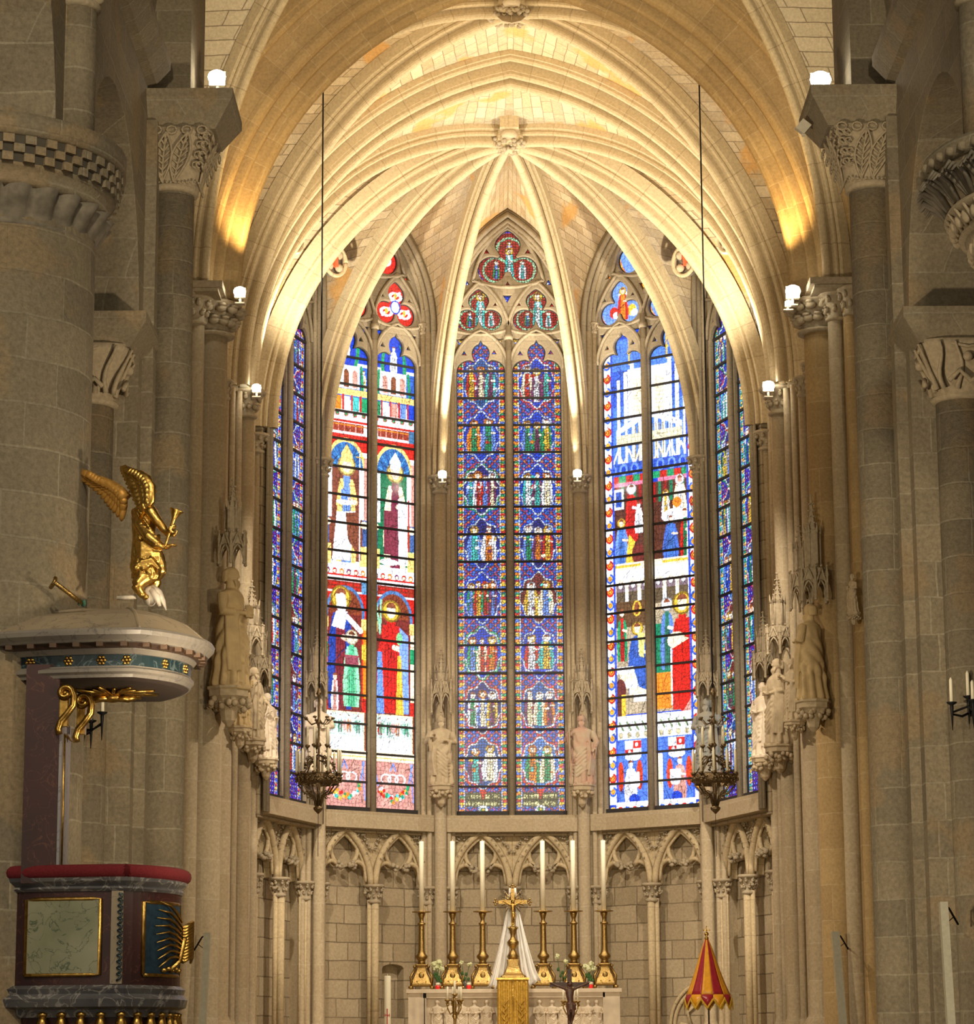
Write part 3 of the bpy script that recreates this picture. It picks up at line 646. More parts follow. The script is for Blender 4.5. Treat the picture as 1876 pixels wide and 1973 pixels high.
def ctri(u, z, r, b=.16):
    "curved triangle of arcs standing on its base"
    V = [(u+r*cos(radians(a)), z+r*sin(radians(a))) for a in (90, 210, 330)]; P = []
    for k in range(3):
        p, q = V[k], V[(k+1) % 3]; mx, mz = (p[0]+q[0])/2-u, (p[1]+q[1])/2-z; L = math.hypot(mx, mz)
        for i in range(9):
            t = i/8; bl = 4*b*t*(1-t)*r; P.append((p[0]+(q[0]-p[0])*t+mx/L*bl, p[1]+(q[1]-p[1])*t+mz/L*bl))
    return P+[P[0]]
JA, JS, JR = 1.10, EYE+14.0, 2.1                   # window jamb half width, springing, rise
def jamb_path(fr, grow, n, z0): return [fr(-JA-grow, n, z0)]+[fr(x, n, z) for x, z in pointed(JA, JS, JR, 12, grow)]+[fr(JA+grow, n, z0)]
def hit(fr, n, x, y):
    "u, z where the line of sight through a photo position meets the plane n of a frame"
    d = at(x, y, 1)-CAM; o = fr.o+fr.N*n; t = (o-CAM).dot(fr.N)/d.dot(fr.N); p = CAM+d*t; return (p-fr.o).dot(fr.U), p.z
def bay(A, B, kind, num):
    "one side of the polygonal apse: window above, blind arcade below"
    mid = (A+B)/2; ang = atan2(B.y-A.y, B.x-A.x); fr = Frame((mid.x, mid.y, 0), ang); half = (B-A).length/2; lower = fr
    if num in (1, 5): fr = Frame(fr(0, .16, 0), ang)
    win = empty('window_%d' % num, fr(0, -.3, Z0), kind='structure')
    mb = MB(); plate([(-JA-.04, Z0-.05)]+pointed(JA, JS, JR, 14, .04)+[(JA+.04, Z0-.05)], HOLES, fr, -.36, -.16, .014, mb); mb.build('tracery', M['tracery'], win)
    mb = MB()
    for h_ in HOLES:
        r_l = .018 if len(h_) > 5 else .009; mb.tube([fr(x, -.24, z) for x, z in h_+[h_[0]]], r_l, 5, False)
    mb.build('lead_edging', M['lead'], win)
    mb = MB(); mb.tube([fr(0, -.12, Z0), fr(0, -.12, ZH+.9)], .06, 10); mb.tube([fr(0, -.12, ZH+.62), fr(0, -.12, ZH+.72)], .085, 10); mb.build('mullion', M['tracery'], win)
    mb = MB()
    for s in (-1, 1):
        c = s*.545; mb.tube([fr(c+x, -.13, z) for x, z in pointed(.53, ZH+.04, .78, 10)], .035, 6)
        mb.tube([fr(x, -.13, z) for x, z in ctri(c, HOLES[2][0][1]+.02, .66)], .033, 6)
    mb.tube([fr(x, -.13, z) for x, z in ctri(0, HOLES[4][0][1]+.05, .80)], .036, 6)
    mb.build('tracery_moulding', M['tracery'], win)
    arr = paint_window(kind); rs = int((ZH+.68-Z0)/CELL); mc = NX//2
    pane('glass_panel', arr, fr, -.27, 0, rs, 0, mc, win); pane('glass_panel', arr, fr, -.27, 0, rs, mc, NX, win); pane('tracery_glass', arr, fr, -.27, rs-1, NY, 0, NX, win)
    nb = 17
    for s in (-1, 1):
        for k in range(nb):
            z = Z0+.02+(ZH-Z0)*k/(nb-1); c = s*.545; mb = MB(); mb.box(fr(c, -.24, z), (.98, .05, .04), ang)
            if k == 0: mb.box(fr(c, -.2, z+.02), (1.0, .08, .10), ang)
            mb.build('glazing_bar', M['lead'], win)
    mb = MB()
    for g, n, r in ((.03, -.10, .04), (.09, -.03, .05), (.18, .03, .06), (.26, .02, .03)):
        mb.tube(jamb_path(fr, g, n, ZSTR-.0), r, 8)
    mb.build('window_moulding', M['tracery'], win)
    mb = MB()
    mb.box(fr(0, -.1, (Z0+ZSTR)/2-.02), (2*half-.3, .35, Z0-ZSTR+.02), ang); mb.build('window_sill', M['choir'], win)
    # wall above and around the window
    mb = MB(); plate([(-half-.05, ZSTR-.1), (-half-.05, EYE+17.6), (half+.05, EYE+17.6), (half+.05, ZSTR-.1)], [[(-JA-.02, Z0-.12)]+pointed(JA, JS, JR, 14, .02)+[(JA+.02, Z0-.12)]], fr, -.45, -.06, .01, mb)
    if num == 2:
        nu, nz = hit(fr, -.38, 757, 1900); nw = .24; zt_ = hit(fr, -.38, 757, 1858)[1]; zb_ = hit(fr, -.38, 757, 1962)[1]
        plate([(-half-.1, FLOORZ-.1), (-half-.1, ZSTR+.08), (half+.1, ZSTR+.08), (half+.1, FLOORZ-.1)], [[(nu-nw, zb_), (nu-nw, zt_-.08)]+[(nu-nw*cos(pi*i/8), zt_-.08+.08*sin(pi*i/8)) for i in range(1, 8)]+[(nu+nw, zt_-.08), (nu+nw, zb_)]], fr, -.6, -.38, .01, mb)
        mb.prism([(nu-nw-.1, zb_-.1), (nu-nw-.1, zt_+.2), (nu+nw+.1, zt_+.2), (nu+nw+.1, zb_-.1)], fr, -.8, -.6)
    else: mb.prism([(-half-.1, FLOORZ-.1), (-half-.1, ZSTR+.08), (half+.1, ZSTR+.08), (half+.1, FLOORZ-.1)], lower, -.6, -.38)
    names = {1: 'wall_northwest', 2: 'wall_north', 3: 'wall_east', 4: 'wall_south', 5: 'wall_southwest'}
    mb.build(names[num], M['wall'], kind='structure')
    fr = lower
    # blind arcade
    LA = {1: 'far left', 2: 'left of the altar', 3: 'behind the altar candles', 4: 'right of the altar', 5: 'far right'}[num]
    ar = empty('blind_arcade', fr(0, 0, FLOORZ), 'carved pair of cusped blind arches under the %s window' % {1: 'far left narrow', 2: 'left gold and white', 3: 'middle', 4: 'right rosette-bordered', 5: 'far right narrow'}[num], 'blind arcade')
    za = EYE+3.17; zt = ZSTR-.03
    for s in (-1, 1):
        c = s*.6; mb = MB()
        P = [(c-.6, za), (c-.6, zt), (c+.6, zt), (c+.6, za), (c+.53, za), (c+.53, za+.12)]
        rt = [(.53, za+.12)]+[(.25+.28*cos(t), za+.12+.30*sin(t)) for t in [pi/2*i/6 for i in range(1, 7)]]+[(.12, za+.33)]
        rt += [(.29*cos(t), za+.62+.29*sin(t)) for t in [radians(-52+i*20) for i in range(0, 6)]]+[(0, za+.93)]
        inner = [(c+x, z) for x, z in rt]+[(c-x, z) for x, z in rt[-2::-1]]
        P = [(c-.6, za), (c-.6, zt), (c+.6, zt), (c+.6, za)]+[(c+.53, za)]+inner+[(c-.53, za)]
        plate(P, [], fr, -.36, -.20, .012, mb)
        mb.tube([fr(c+x, -.12, z) for x, z in pointed(.55, za+.0, 1.02, 10)], .062, 8)
        mb.tube([fr(c+x, -.17, z) for x, z in pointed(.47, za+.05, .86, 10)], .03, 6)
        mb.tube([fr(x, -.18, z) for x, z in inner], .045, 6)
        mb.build('arch', M['rib'], ar)
        mb = MB()
        for t in (-1, 1): leafball(mb, fr(c+t*.13, -.10, za+.34), .085, 12)
        for t in (-1, 1):
            for k in range(6): leafball(mb, fr(c+t*(.32+.045*k), -.14, zt-.10-.08*max(0, k-2)), .045, 5); 
            for k in range(5): leafball(mb, fr(c+t*(.22+.065*k), -.03, zt-.14-.1*k), .025, 3)
        mb.build('foliage', M['carve'], ar)
    for u, r in ((-1.19, .055), (0, .07), (1.19, .055)):
        mb = MB(); p = fr(u, -.08, 0)
        for du in ((-.09, 0, .09) if u else (-.08, .08, 0)): q = fr(u+du, -.12 if du else -.05, 0); mb.lathe([(r if not du else r*.6, FLOORZ), (r if not du else r*.6, za-.28)], q, 12)
        mb.lathe([(.12, FLOORZ), (.12, FLOORZ+.15), (.08, FLOORZ+.22)], p, 12)
        mb.build('colonnette', M['rib'], ar)
        mb = MB(); gcap(mb, p, .095, za-.33, .33, 8); leafball(mb, p+fr.U*.13-fr.N*.05+Vector((0, 0, za-.15)), .07, 6); leafball(mb, p-fr.U*.13-fr.N*.05+Vector((0, 0, za-.15)), .07, 6); mb.build('capital', M['carve'], ar)
    return fr
def leafball(mb, c, r, n=7):
    c = Vector(c)
    for i in range(n):
        d = Vector((random.gauss(0, 1), random.gauss(0, 1), random.gauss(0, 1))).normalized()
        mb.ball(c+d*r*.7, (r*.55, r*.42, r*.5), 1)
def gcap(mb, p, r, z, h, n=9, wide=1.0):
    "gothic leaf capital: necking ring, bell, two rows of leaves, moulded abacus"
    R = r*1.9*wide
    mb.lathe([(r*1.0, -.02), (r*1.3, 0), (r*1.3, .03), (r, .05), (r*1.05, h*.4), (r*1.45, h*.78), (R, h*.84), (R*1.08, h*.88), (R*1.08, h*.95), (R*1.0, h)], (p[0], p[1], z), 14)
    for row, (hh, rr) in enumerate(((.35, 1.25), (.68, 1.6))):
        for i in range(n):
            a = 2*pi*(i+.5*row)/n; q = Vector((p[0]+r*rr*cos(a), p[1]+r*rr*sin(a), z+h*hh))
            mb.ball(q, (r*.34, r*.34, h*.13), 1); mb.ball(q+Vector((cos(a)*r*.2, sin(a)*r*.2, h*.09)), (r*.26, r*.26, h*.06), 1)
# ------------------------------------------------------------------ apse
VL = [vtx(2, -1), vtx(1, -1), vtx(0, -1), vtx(0, 1), vtx(1, 1), vtx(2, 1)]
for k, kind in enumerate(('outl', 'left', 'mid', 'right', 'outr')): bay(VL[k], VL[k+1], kind, k+1)
def shaft(par, x, y, r, z0, z1, mat='rib', name='shaft', seg=16, base=True):
    mb = MB(); pr = [(r, z0), (r, z1)]
    if base: pr = [(r*1.5, z0), (r*1.5, z0+.2), (r*1.15, z0+.3), (r, z0+.36), (r, z1)]
    mb.lathe(pr, (x, y, 0), seg); return mb.build(name, M[mat], par)
def cap(par, x, y, r, z, h, n=9, wide=1.0):
    mb = MB(); gcap(mb, (x, y), r, z, h, n, wide); return mb.build('capital', M['carve'], par)
PIERLAB = {(-1, 0): 'grey clustered pier with thin shafts, left of the middle window', (1, 0): 'grey clustered pier with thin shafts, right of the middle window',
           (-1, 1): 'clustered pier behind the left chandelier', (1, 1): 'clustered pier behind the right chandelier',
           (-1, 2): 'clustered pier at the left edge of the far left narrow window', (1, 2): 'clustered pier at the right edge of the far right narrow window'}
for s in (-1, 1):
    for i in range(3):
        P = vtx(i, s); d = (Vector((0, YC, 0))-P).normalized(); t = Vector((-d.y, d.x, 0)); ang = atan2(t.y, t.x)
        pr = empty('clustered_pier', (P.x, P.y, FLOORZ), PIERLAB[(s, i)], 'pier')
        mb = MB(); mb.box(P-d*(.22 if i < 2 else .36)+Vector((0, 0, (FLOORZ+EYE+17)/2)), (.50, .5, EYE+17-FLOORZ), ang); mb.build('core', M['choir'], pr)
        q = P+d*(.14 if i < 2 else -.02); zc = ZS-.02-(.12 if i == 2 else 0)
        shaft(pr, q.x, q.y, .115 if i < 2 else .09, FLOORZ, zc-.3, 'choir'); cap(pr, q.x, q.y, .115, zc-.32, .34, 8)
        for off, n, r in ((.19, .05, .05), (.29, .0, .05), (-.19, .05, .05), (-.29, .0, .05)):
            q = P+t*off+d*(n if i < 2 else n-.13); zt = JS+.05; shaft(pr, q.x, q.y, r, FLOORZ, zt-.16, 'choir', seg=10)
            if abs(off) > .2: cap(pr, q.x, q.y, .05, zt-.18, .2, 6)
# side walls of the sanctuary and their shafts
for s in (-1, 1):
    mb = MB(); mb.box((s*5.15, 42.2, (FLOORZ+EYE+17.6)/2), (.6, 8.6, EYE+17.6-FLOORZ)); mb.build('wall_left' if s < 0 else 'wall_right', M['choir'], kind='structure')
    sd = 'left' if s < 0 else 'right'
    pr = empty('clustered_pier', (s*4.6, 44.0, FLOORZ), 'slim clustered pier carrying the second pair of lamps, %s side of the sanctuary' % sd, 'pier')
    mb = MB(); mb.box((s*4.78, 44.0, (FLOORZ+ZS)/2), (.4, .7, ZS-FLOORZ)); mb.build('core', M['choir'], pr)
    shaft(pr, s*4.46, 44.0, .13, FLOORZ, ZS-.45, 'choir'); cap(pr, s*4.46, 44.0, .14, ZS-.47, .47, 10, 1.15)
    for y, x, r in ((43.66, 4.56, .06), (43.4, 4.64, .05), (44.4, 4.5, .06), (44.75, 4.56, .05), (45.3, 4.58, .05)): shaft(pr, s*x, y, r, FLOORZ, ZS-.1, 'choir', seg=10)
    # shafts on the wall between the two lamp piers
    for j, (y, x, zt) in enumerate(((39.9, 4.66, ZS-1.0), (40.6, 4.7, ZS-1.0), (41.6, 4.7, ZS-.2), (42.5, 4.68, ZS-.2))):
        wl = empty('wall_shaft', (s*x, y, FLOORZ), 'slender engaged shaft on the %s sanctuary wall, %s from the front pier' % (sd, ['first', 'second', 'third', 'fourth'][j]), 'column', 'wall shafts of the sanctuary')
        shaft(wl, s*x, y, .07, FLOORZ, zt-.3, 'choir', seg=10); cap(wl, s*x, y, .07, zt-.32, .32, 6)
    bs = empty('wall_buttress', (s*4.62, 41.3, FLOORZ), 'rounded wall buttress carrying the half hidden statue, %s side' % sd, 'pier'); shaft(bs, s*4.58, 41.35, .2, FLOORZ, EYE+7.5, 'choir')
    # big front pier of the choir arch
    pr = empty('clustered_pier', (s*4.75, 38.5, FLOORZ), 'massive orange-tinged pier with a leafy capital carrying the choir arch, %s side' % sd, 'pier')
    mb = MB(); mb.box((s*5.05, 38.45, (FLOORZ-1.9+ZS)/2), (.6, 1.5, ZS-FLOORZ+1.9)); mb.build('core', M['orange'], pr)
    o = shaft(pr, s*4.5, 38.5, .25, 0, ZS-.55, 'choir' if s < 0 else 'orange', seg=28)
    cap(pr, s*4.5, 38.5, .27, ZS-.57, .5, 14, .82)
    shaft(pr, s*4.66, 38.02, .12, 0, ZS-.5, 'choir'); cap(pr, s*4.66, 38.02, .12, ZS-.5, .42, 7)
    shaft(pr, s*4.62, 38.98, .09, 0, ZS-.5, 'choir'); cap(pr, s*4.62, 38.98, .09, ZS-.5, .42, 7)
    shaft(pr, s*4.85, 37.72, .10, 0, ZS-.5, 'orange'); cap(pr, s*4.85, 37.72, .10, ZS-.5, .42, 7)
    mb = MB(); mb.box((s*4.72, 38.35, ZS-.02), (.95, 1.6, .10)); mb.box((s*4.74, 38.35, ZS-.09), (.86, 1.5, .05)); mb.build('abacus', M['carve'], pr)
# ------------------------------------------------------------------ vaults
def roll(cx, cy, r, a0, a1, n=6): return [(cx+r*cos(radians(a0+(a1-a0)*i/n)), cy+r*sin(radians(a0+(a1-a0)*i/n))) for i in range(n+1)]
RIB = [(-.17, -.15), (-.17, .05), (-.12, .08)]+roll(-.10, .13, .045, 200, 20, 4)+[(-.06, .10), (-.045, .17)]+roll(0, .28, .075, 190, -10, 8)+[(.045, .17), (.06, .10)]+roll(.10, .13, .045, 160, -20, 4)+[(.12, .08), (.17, .05), (.17, -.15)]
_h = [(-.78, -.5), (-.78, .06), (-.75, .08)]+roll(-.68, .13, .075, 200, 10, 6)+[(-.60, .10), (-.57, .13), (-.50, .44), (-.50, .50)]+roll(-.39, .56, .125, 200, 0, 8)+[(-.27, .44), (-.24, .46), (-.25, .72)]+roll(-.19, .76, .06, 190, 10, 5)+[(-.12, .70), (-.105, .88)]
A1P = _h+roll(0, .95, .11, 200, -20, 8)+[(-x, y) for x, y in _h[::-1]]
A2P = [(-.42, -.3), (-.42, .08)]+roll(-.34, .12, .06, 200, 20, 5)+[(-.26, .06), (-.23, .08), (-.23, .30)]+roll(-.15, .34, .07, 200, 30, 5)+[(-.07, .26), (-.055, .38)]+roll(0, .46, .08, 190, -10, 8)+[(.055, .38), (.07, .26)]+roll(.15, .34, .07, 150, -20, 5)+[(.23, .30), (.23, .08), (.26, .06)]+roll(.34, .12, .06, 160, -20, 5)+[(.42, .08), (.42, -.3)]
def ribcurve(A, B, z0, z1, n=26):
    A, B = Vector((A[0], A[1], 0)), Vector((B[0], B[1], 0)); L = (B-A).length; h = z1-z0; R = (L*L+h*h)/(2*L); am = math.asin(min(1, h/R)); d = (B-A)/L
    return [A+d*(R-R*cos(am*i/n))+Vector((0, 0, z0+R*sin(am*i/n))) for i in range(n+1)]
def resample(P, zf):
    "points of a rising curve at given fractions of its height"
    out = []; z0, z1 = P[0].z, P[-1].z
    for f in zf:
        z = z0+(z1-z0)*f
        for i in range(len(P)-1):
            if P[i+1].z >= z-1e-9: 
                t = (z-P[i].z)/max(1e-9, P[i+1].z-P[i].z); out.append(P[i].lerp(P[i+1], max(0, min(1, t)))); break
        else: out.append(P[-1].copy())
    return out
ZF = [1-(1-i/24)**1.9 for i in range(25)]
def web(mb, a, b, k=8, dome=0.0):
    a, b = resample(a, ZF), resample(b, ZF); vs = []; uv = []; fs = []; fu = []; L = 0; Ls = [0]
    for j in range(1, 25): L += (b[j]-b[j-1]).length; Ls.append(L)
    for j in range(25):
        w = (a[j]-b[j]).length
        for i in range(k+1):
            t = i/k; q = b[j].lerp(a[j], t); q.z += dome*4*t*(1-t)*min(1, w/2); vs.append(q); uv.append((w*t, Ls[j]))
    for j in range(24):
        for i in range(k):
            f = (j*(k+1)+i, j*(k+1)+i+1, (j+1)*(k+1)+i+1, (j+1)*(k+1)+i); fs.append(f); fu.append([uv[q] for q in f])
    mb.add(vs, fs, fu, True)
def rib(par, curve, prof=RIB, mat='rib', name='rib'):
    a, b = curve[0], curve[-1]; d = Vector((b.x-a.x, b.y-a.y, 0)).normalized(); S = Vector((-d.y, d.x, 0))
    t = (curve[1]-curve[0]).normalized(); Nn = S.cross(t)
    if Nn.dot(Vector((d.x, d.y, -1))) < 0: S = -S
    mb = MB(); mb.sweep(prof, curve, S); return mb.build(name, M[mat], par)
def arch_pts(a, z0, rise, Y, n=30, grow=0): return [Vector((x, Y, z)) for x, z in pointed(a, z0, rise, n, grow)]
def half_arch(a, z0, rise, Y, s, n=30):
    P = arch_pts(a, z0, rise, Y, n); return P[:n+1] if s < 0 else P[::-1][:n+1]
BOSS1 = (0, 46.72); BOSS2 = (0, 41.25)
ceil = empty('ceiling', (0, 46, ZS), kind='structure')
ZC2 = EYE+16.85
r_ = {}
for s in (-1, 1):
    for i in range(3): r_[(s, i)] = ribcurve(vtx(i, s)*1.0, BOSS1, ZS, ZCR)
    r_[(s, 3)] = ribcurve((s*4.62, 44.15), BOSS1, ZS, ZCR)
    for key in range(4): rib(ceil, r_[(s, key)])
    # webs of the apse
    for i in range(3):
        A, B = (vtx(i, s), vtx(i-1, s)) if i else (vtx(0, s), vtx(0, -s))
        mid = (A+B)/2; ang = atan2(B.y-A.y, B.x-A.x)
        fr = Frame((mid.x, mid.y, 0), ang); fr2 = fr
        pp = pointed(JA, JS, JR, 14, .28); c0 = Vector((fr.o.x, fr.o.y, 0))
        def hw(side):
            h = pp[:15] if side < 0 else pp[::-1][:15]
            return [fr(h[0][0], -.02, ZS)]+[fr(x, -.02, z) for x, z in h]
        mb = MB(); web(mb, hw(-1), r_[(s, i)]); 
        if i: web(mb, hw(1), r_[(s, i-1)])
        mb.build('vault_web', M['web'], ceil)
    # bay between the outer window and the second pier, and the cell behind the second arch
    wall = [Vector((s*4.8, 45.4, z)) for z in (ZS, ZS+2)]+[Vector((s*4.8, 45.4, ZCR))]
    P4, P3 = Vector((s*4.72, 44.3, 0)), vtx(2, s)
    h1 = [Vector((s*(4.72), 44.3+1.2*(1-cos(pi/2*i/12)), ZS+ (ZCR-ZS)*sin(pi/2*i/12))) for i in range(13)]
    h2 = [Vector((s*(4.72), 46.72-1.2*(1-cos(pi/2*i/12)), ZS+ (ZCR-ZS)*sin(pi/2*i/12))) for i in range(13)]
    mb = MB(); web(mb, h1, r_[(s, 3)]); web(mb, h2, r_[(s, 2)])
    web(mb, half_arch(4.85, ZS, ZC2-ZS, 44.1, s), r_[(s, 3)]); mb.build('vault_web', M['web'], ceil)
    # choir bay
    for q, y in enumerate((38.85, 43.7)):
        c = ribcurve((s*4.7, y), BOSS2, ZS, ZC2); r_[(s, 4+q)] = c; rib(ceil, c)
        ym = 41.25; mb = MB()
        hh = [Vector((s*4.85, y+(ym-y)*(1-cos(pi/2*i/14)), ZS+(ZC2-ZS)*sin(pi/2*i/14))) for i in range(15)]
        web(mb, hh, c); web(mb, half_arch(4.9, ZS, ZC2-ZS, 39.1 if q == 0 else 43.6, s), c); mb.build('vault_web', M['web'], ceil)
        mb = MB(); mb.tube(hh, .07, 8); mb.build('wall_rib', M['rib'], ceil)
    # crossing vault
    zx = EYE+17.9
    for q, (y, by) in enumerate(((37.9, 34.9), (31.9, 34.9))):
        c = ribcurve((s*4.72, y), (0, by), ZS, zx); rib(ceil, c, [(x*.8, y*.85) for x, y in RIB])
        hh = [Vector((s*5.0, y+(by-y)*(1-cos(pi/2*i/14)), ZS+(zx-ZS)*sin(pi/2*i/14))) for i in range(15)]
        mb = MB(); web(mb, hh, c); web(mb, half_arch(5.14, ZS, (EYE+17.45-ZS) if q == 0 else zx-ZS, 37.85 if q == 0 else 31.6, s), c); mb.build('vault_web', M['cross'], ceil)
mb = MB(); mb.sweep([(a, b) for a, b in A1P], arch_pts(5.12, ZS, EYE+16.93-ZS, 38.45, 34), (0, 1, 0)); ca = mb.build('trim_1', M['orange'], kind='structure')
mb = MB(); mb.sweep([(a, b) for a, b in A2P], arch_pts(4.85, ZS, ZC2-ZS, 43.9, 34), (0, 1, 0)); mb.build('trim_2', M['rib'], kind='structure')
mb = MB(); mb.sweep([(-.02, 0), (-.02, .05), (.05, .05)], [p for p in arch_pts(5.16, ZS+.3, EYE+17.0-ZS-.3, 37.66, 34)], (0, 1, 0)); mb.build('painted_line', plain('red_paint', (.35, .07, .05), .9), ca)
mb = MB(); mb.box((0, 35, EYE+19.2), (22, 40, .3)); mb.build('light_block', M['dark'], kind='structure').name = 'ceiling_light_block'  # unseen slab added above the vaults to block stray world light
# keystones
def keystone(x, y, z, lab, shield, head):
    k = empty('keystone', (x, y, z-.45), lab, 'vault boss')
    mb = MB(); mb.lathe([(.30, -.42), (.34, -.36), (.34, -.2), (.28, -.1), (.24, .1)], (x, y, z), 20)
    for s in (-1, 1): mb.box((x+s*.42, y, z-.12), (.4, .34, .28)); mb.box((x, y+s*.42, z-.12), (.34, .4, .28))
    mb.build('drum', M['rib'], k)
    mb = MB()
    for i in range(16): a = 2*pi*i/16; leafball(mb, (x+.31*cos(a), y+.31*sin(a), z-.40), .09, 5)
    if not shield:
        for i in range(9): a = 2*pi*i/9; leafball(mb, (x+.15*cos(a), y+.15*sin(a), z-.46), .08, 5)
    mb.build('leaf_wreath', M['carve'], k)
    if shield:
        mb = MB(); fr = Frame((x, y-.02, z-.55), 0)
        pl = [(-.24, .15), (.24, .15), (.24, -.02), (.15, -.16), (0, -.22), (-.15, -.16), (-.24, -.02)]
        vs = [(x+a, y+b-.02, z-.50) for a, b in pl]+[(x+a, y+b-.02, z-.42) for a, b in pl]
        vs = [(x+a, y-.12+b*.55-.1, z-.47+b*.8) for a, b in pl]+[(x+a, y-.05+b*.55-.0, z-.42+b*.8) for a, b in pl]
        mb.add(vs, [tuple(range(7)), tuple(range(13, 6, -1))]+[(i, i+7, (i+1) % 7+7, (i+1) % 7) for i in range(7)])
        for a in (-.12, 0, .12): mb.tube([(x+a-.05, y-.20, z-.42), (x+a, y-.26, z-.48), (x+a+.05, y-.20, z-.42)], .012, 5)
        mb.tube([(x-.2, y-.2, z-.37), (x+.2, y-.2, z-.37)], .012, 5); mb.tube([(x, y-.22, z-.42), (x, y-.3, z-.6)], .012, 5)
        mb.build('shield', M['statue'], k)
    if head:
        mb = MB(); hy = y-.42; mb.ball((x, hy, z-.12), (.12, .12, .17)); mb.ball((x, hy-.11, z-.13), (.03, .04, .05)); mb.lathe([(.13, -.38), (.15, -.33), (.10, -.22)], (x, hy, z), 12); mb.tube([(x, hy, z), (x, hy, z+.12)], [.12, .04], 8)
        for s in (-1, 1): mb.ball((x+s*.05, hy-.10, z-.08), .02, 1); mb.tube([(x+s*.11, hy, z-.02), (x+s*.12, hy, z-.25)], .04, 6)
        mb.tube([(x-.04, hy-.11, z-.19), (x+.04, hy-.11, z-.19)], .012, 5); mb.build('carved_head', M['statue'], k)
keystone(0, 46.72, ZCR+.1, 'round leafy vault boss with a small carved head, above the middle window', False, True)
keystone(0, 41.25, ZC2+.1, 'vault boss bearing a carved shield in a leaf wreath, at the top of the picture', True, True)
# quatrefoil oculi in the haunches
for s in (-1, 1):
    for x, y, Y, rr, lab in ((645 if s < 0 else 1318, 502, 48.0, .26, 'quatrefoil piercing with a red glass glint, %s of the apse'), (568 if s < 0 else 1400, 462, 44.9, .2, 'small carved round medallion on the vault haunch, %s side')):
        p = at(x, y, Y); ang = s*-.75 if rr > .25 else s*-1.0
        fr = Frame((p.x, p.y, p.z), ang); ok = empty('oculus', p, lab % ('left' if s < 0 else 'right'), 'roundel')
        mb = MB(); ring = [fr(rr*cos(a), .0, rr*sin(a)*1.1) for a in [2*pi*i/28 for i in range(29)]]; mb.tube(ring, .04, 8)
        mb.build('rim', M['rib'], ok); mb = MB(); mb.prism([(rr*cos(2*pi*i/24), rr*1.1*sin(2*pi*i/24)) for i in range(24)], fr, -.12, -.08)
        mb.build('backing', M['carved'], ok); mb = MB()
        for k in range(4): a = pi/4+k*pi/2; mb.ball(fr(rr*.62*cos(a), -.02, rr*.66*sin(a)), (rr*.30, .07, rr*.33), 2)
        mb.build('quatrefoil' if rr > .25 else 'carved_head', M['statue'], ok)
        if rr > .25:
            mb = MB(); mb.prism([(-.03, .16), (.03, .14), (.07, -.12), (.0, -.1)], fr, -.06, .03); mb.build('red_glass', plain('red_glass', (.7, .05, .02), .3, emis=(1, .10, .03), es=1.2), ok)
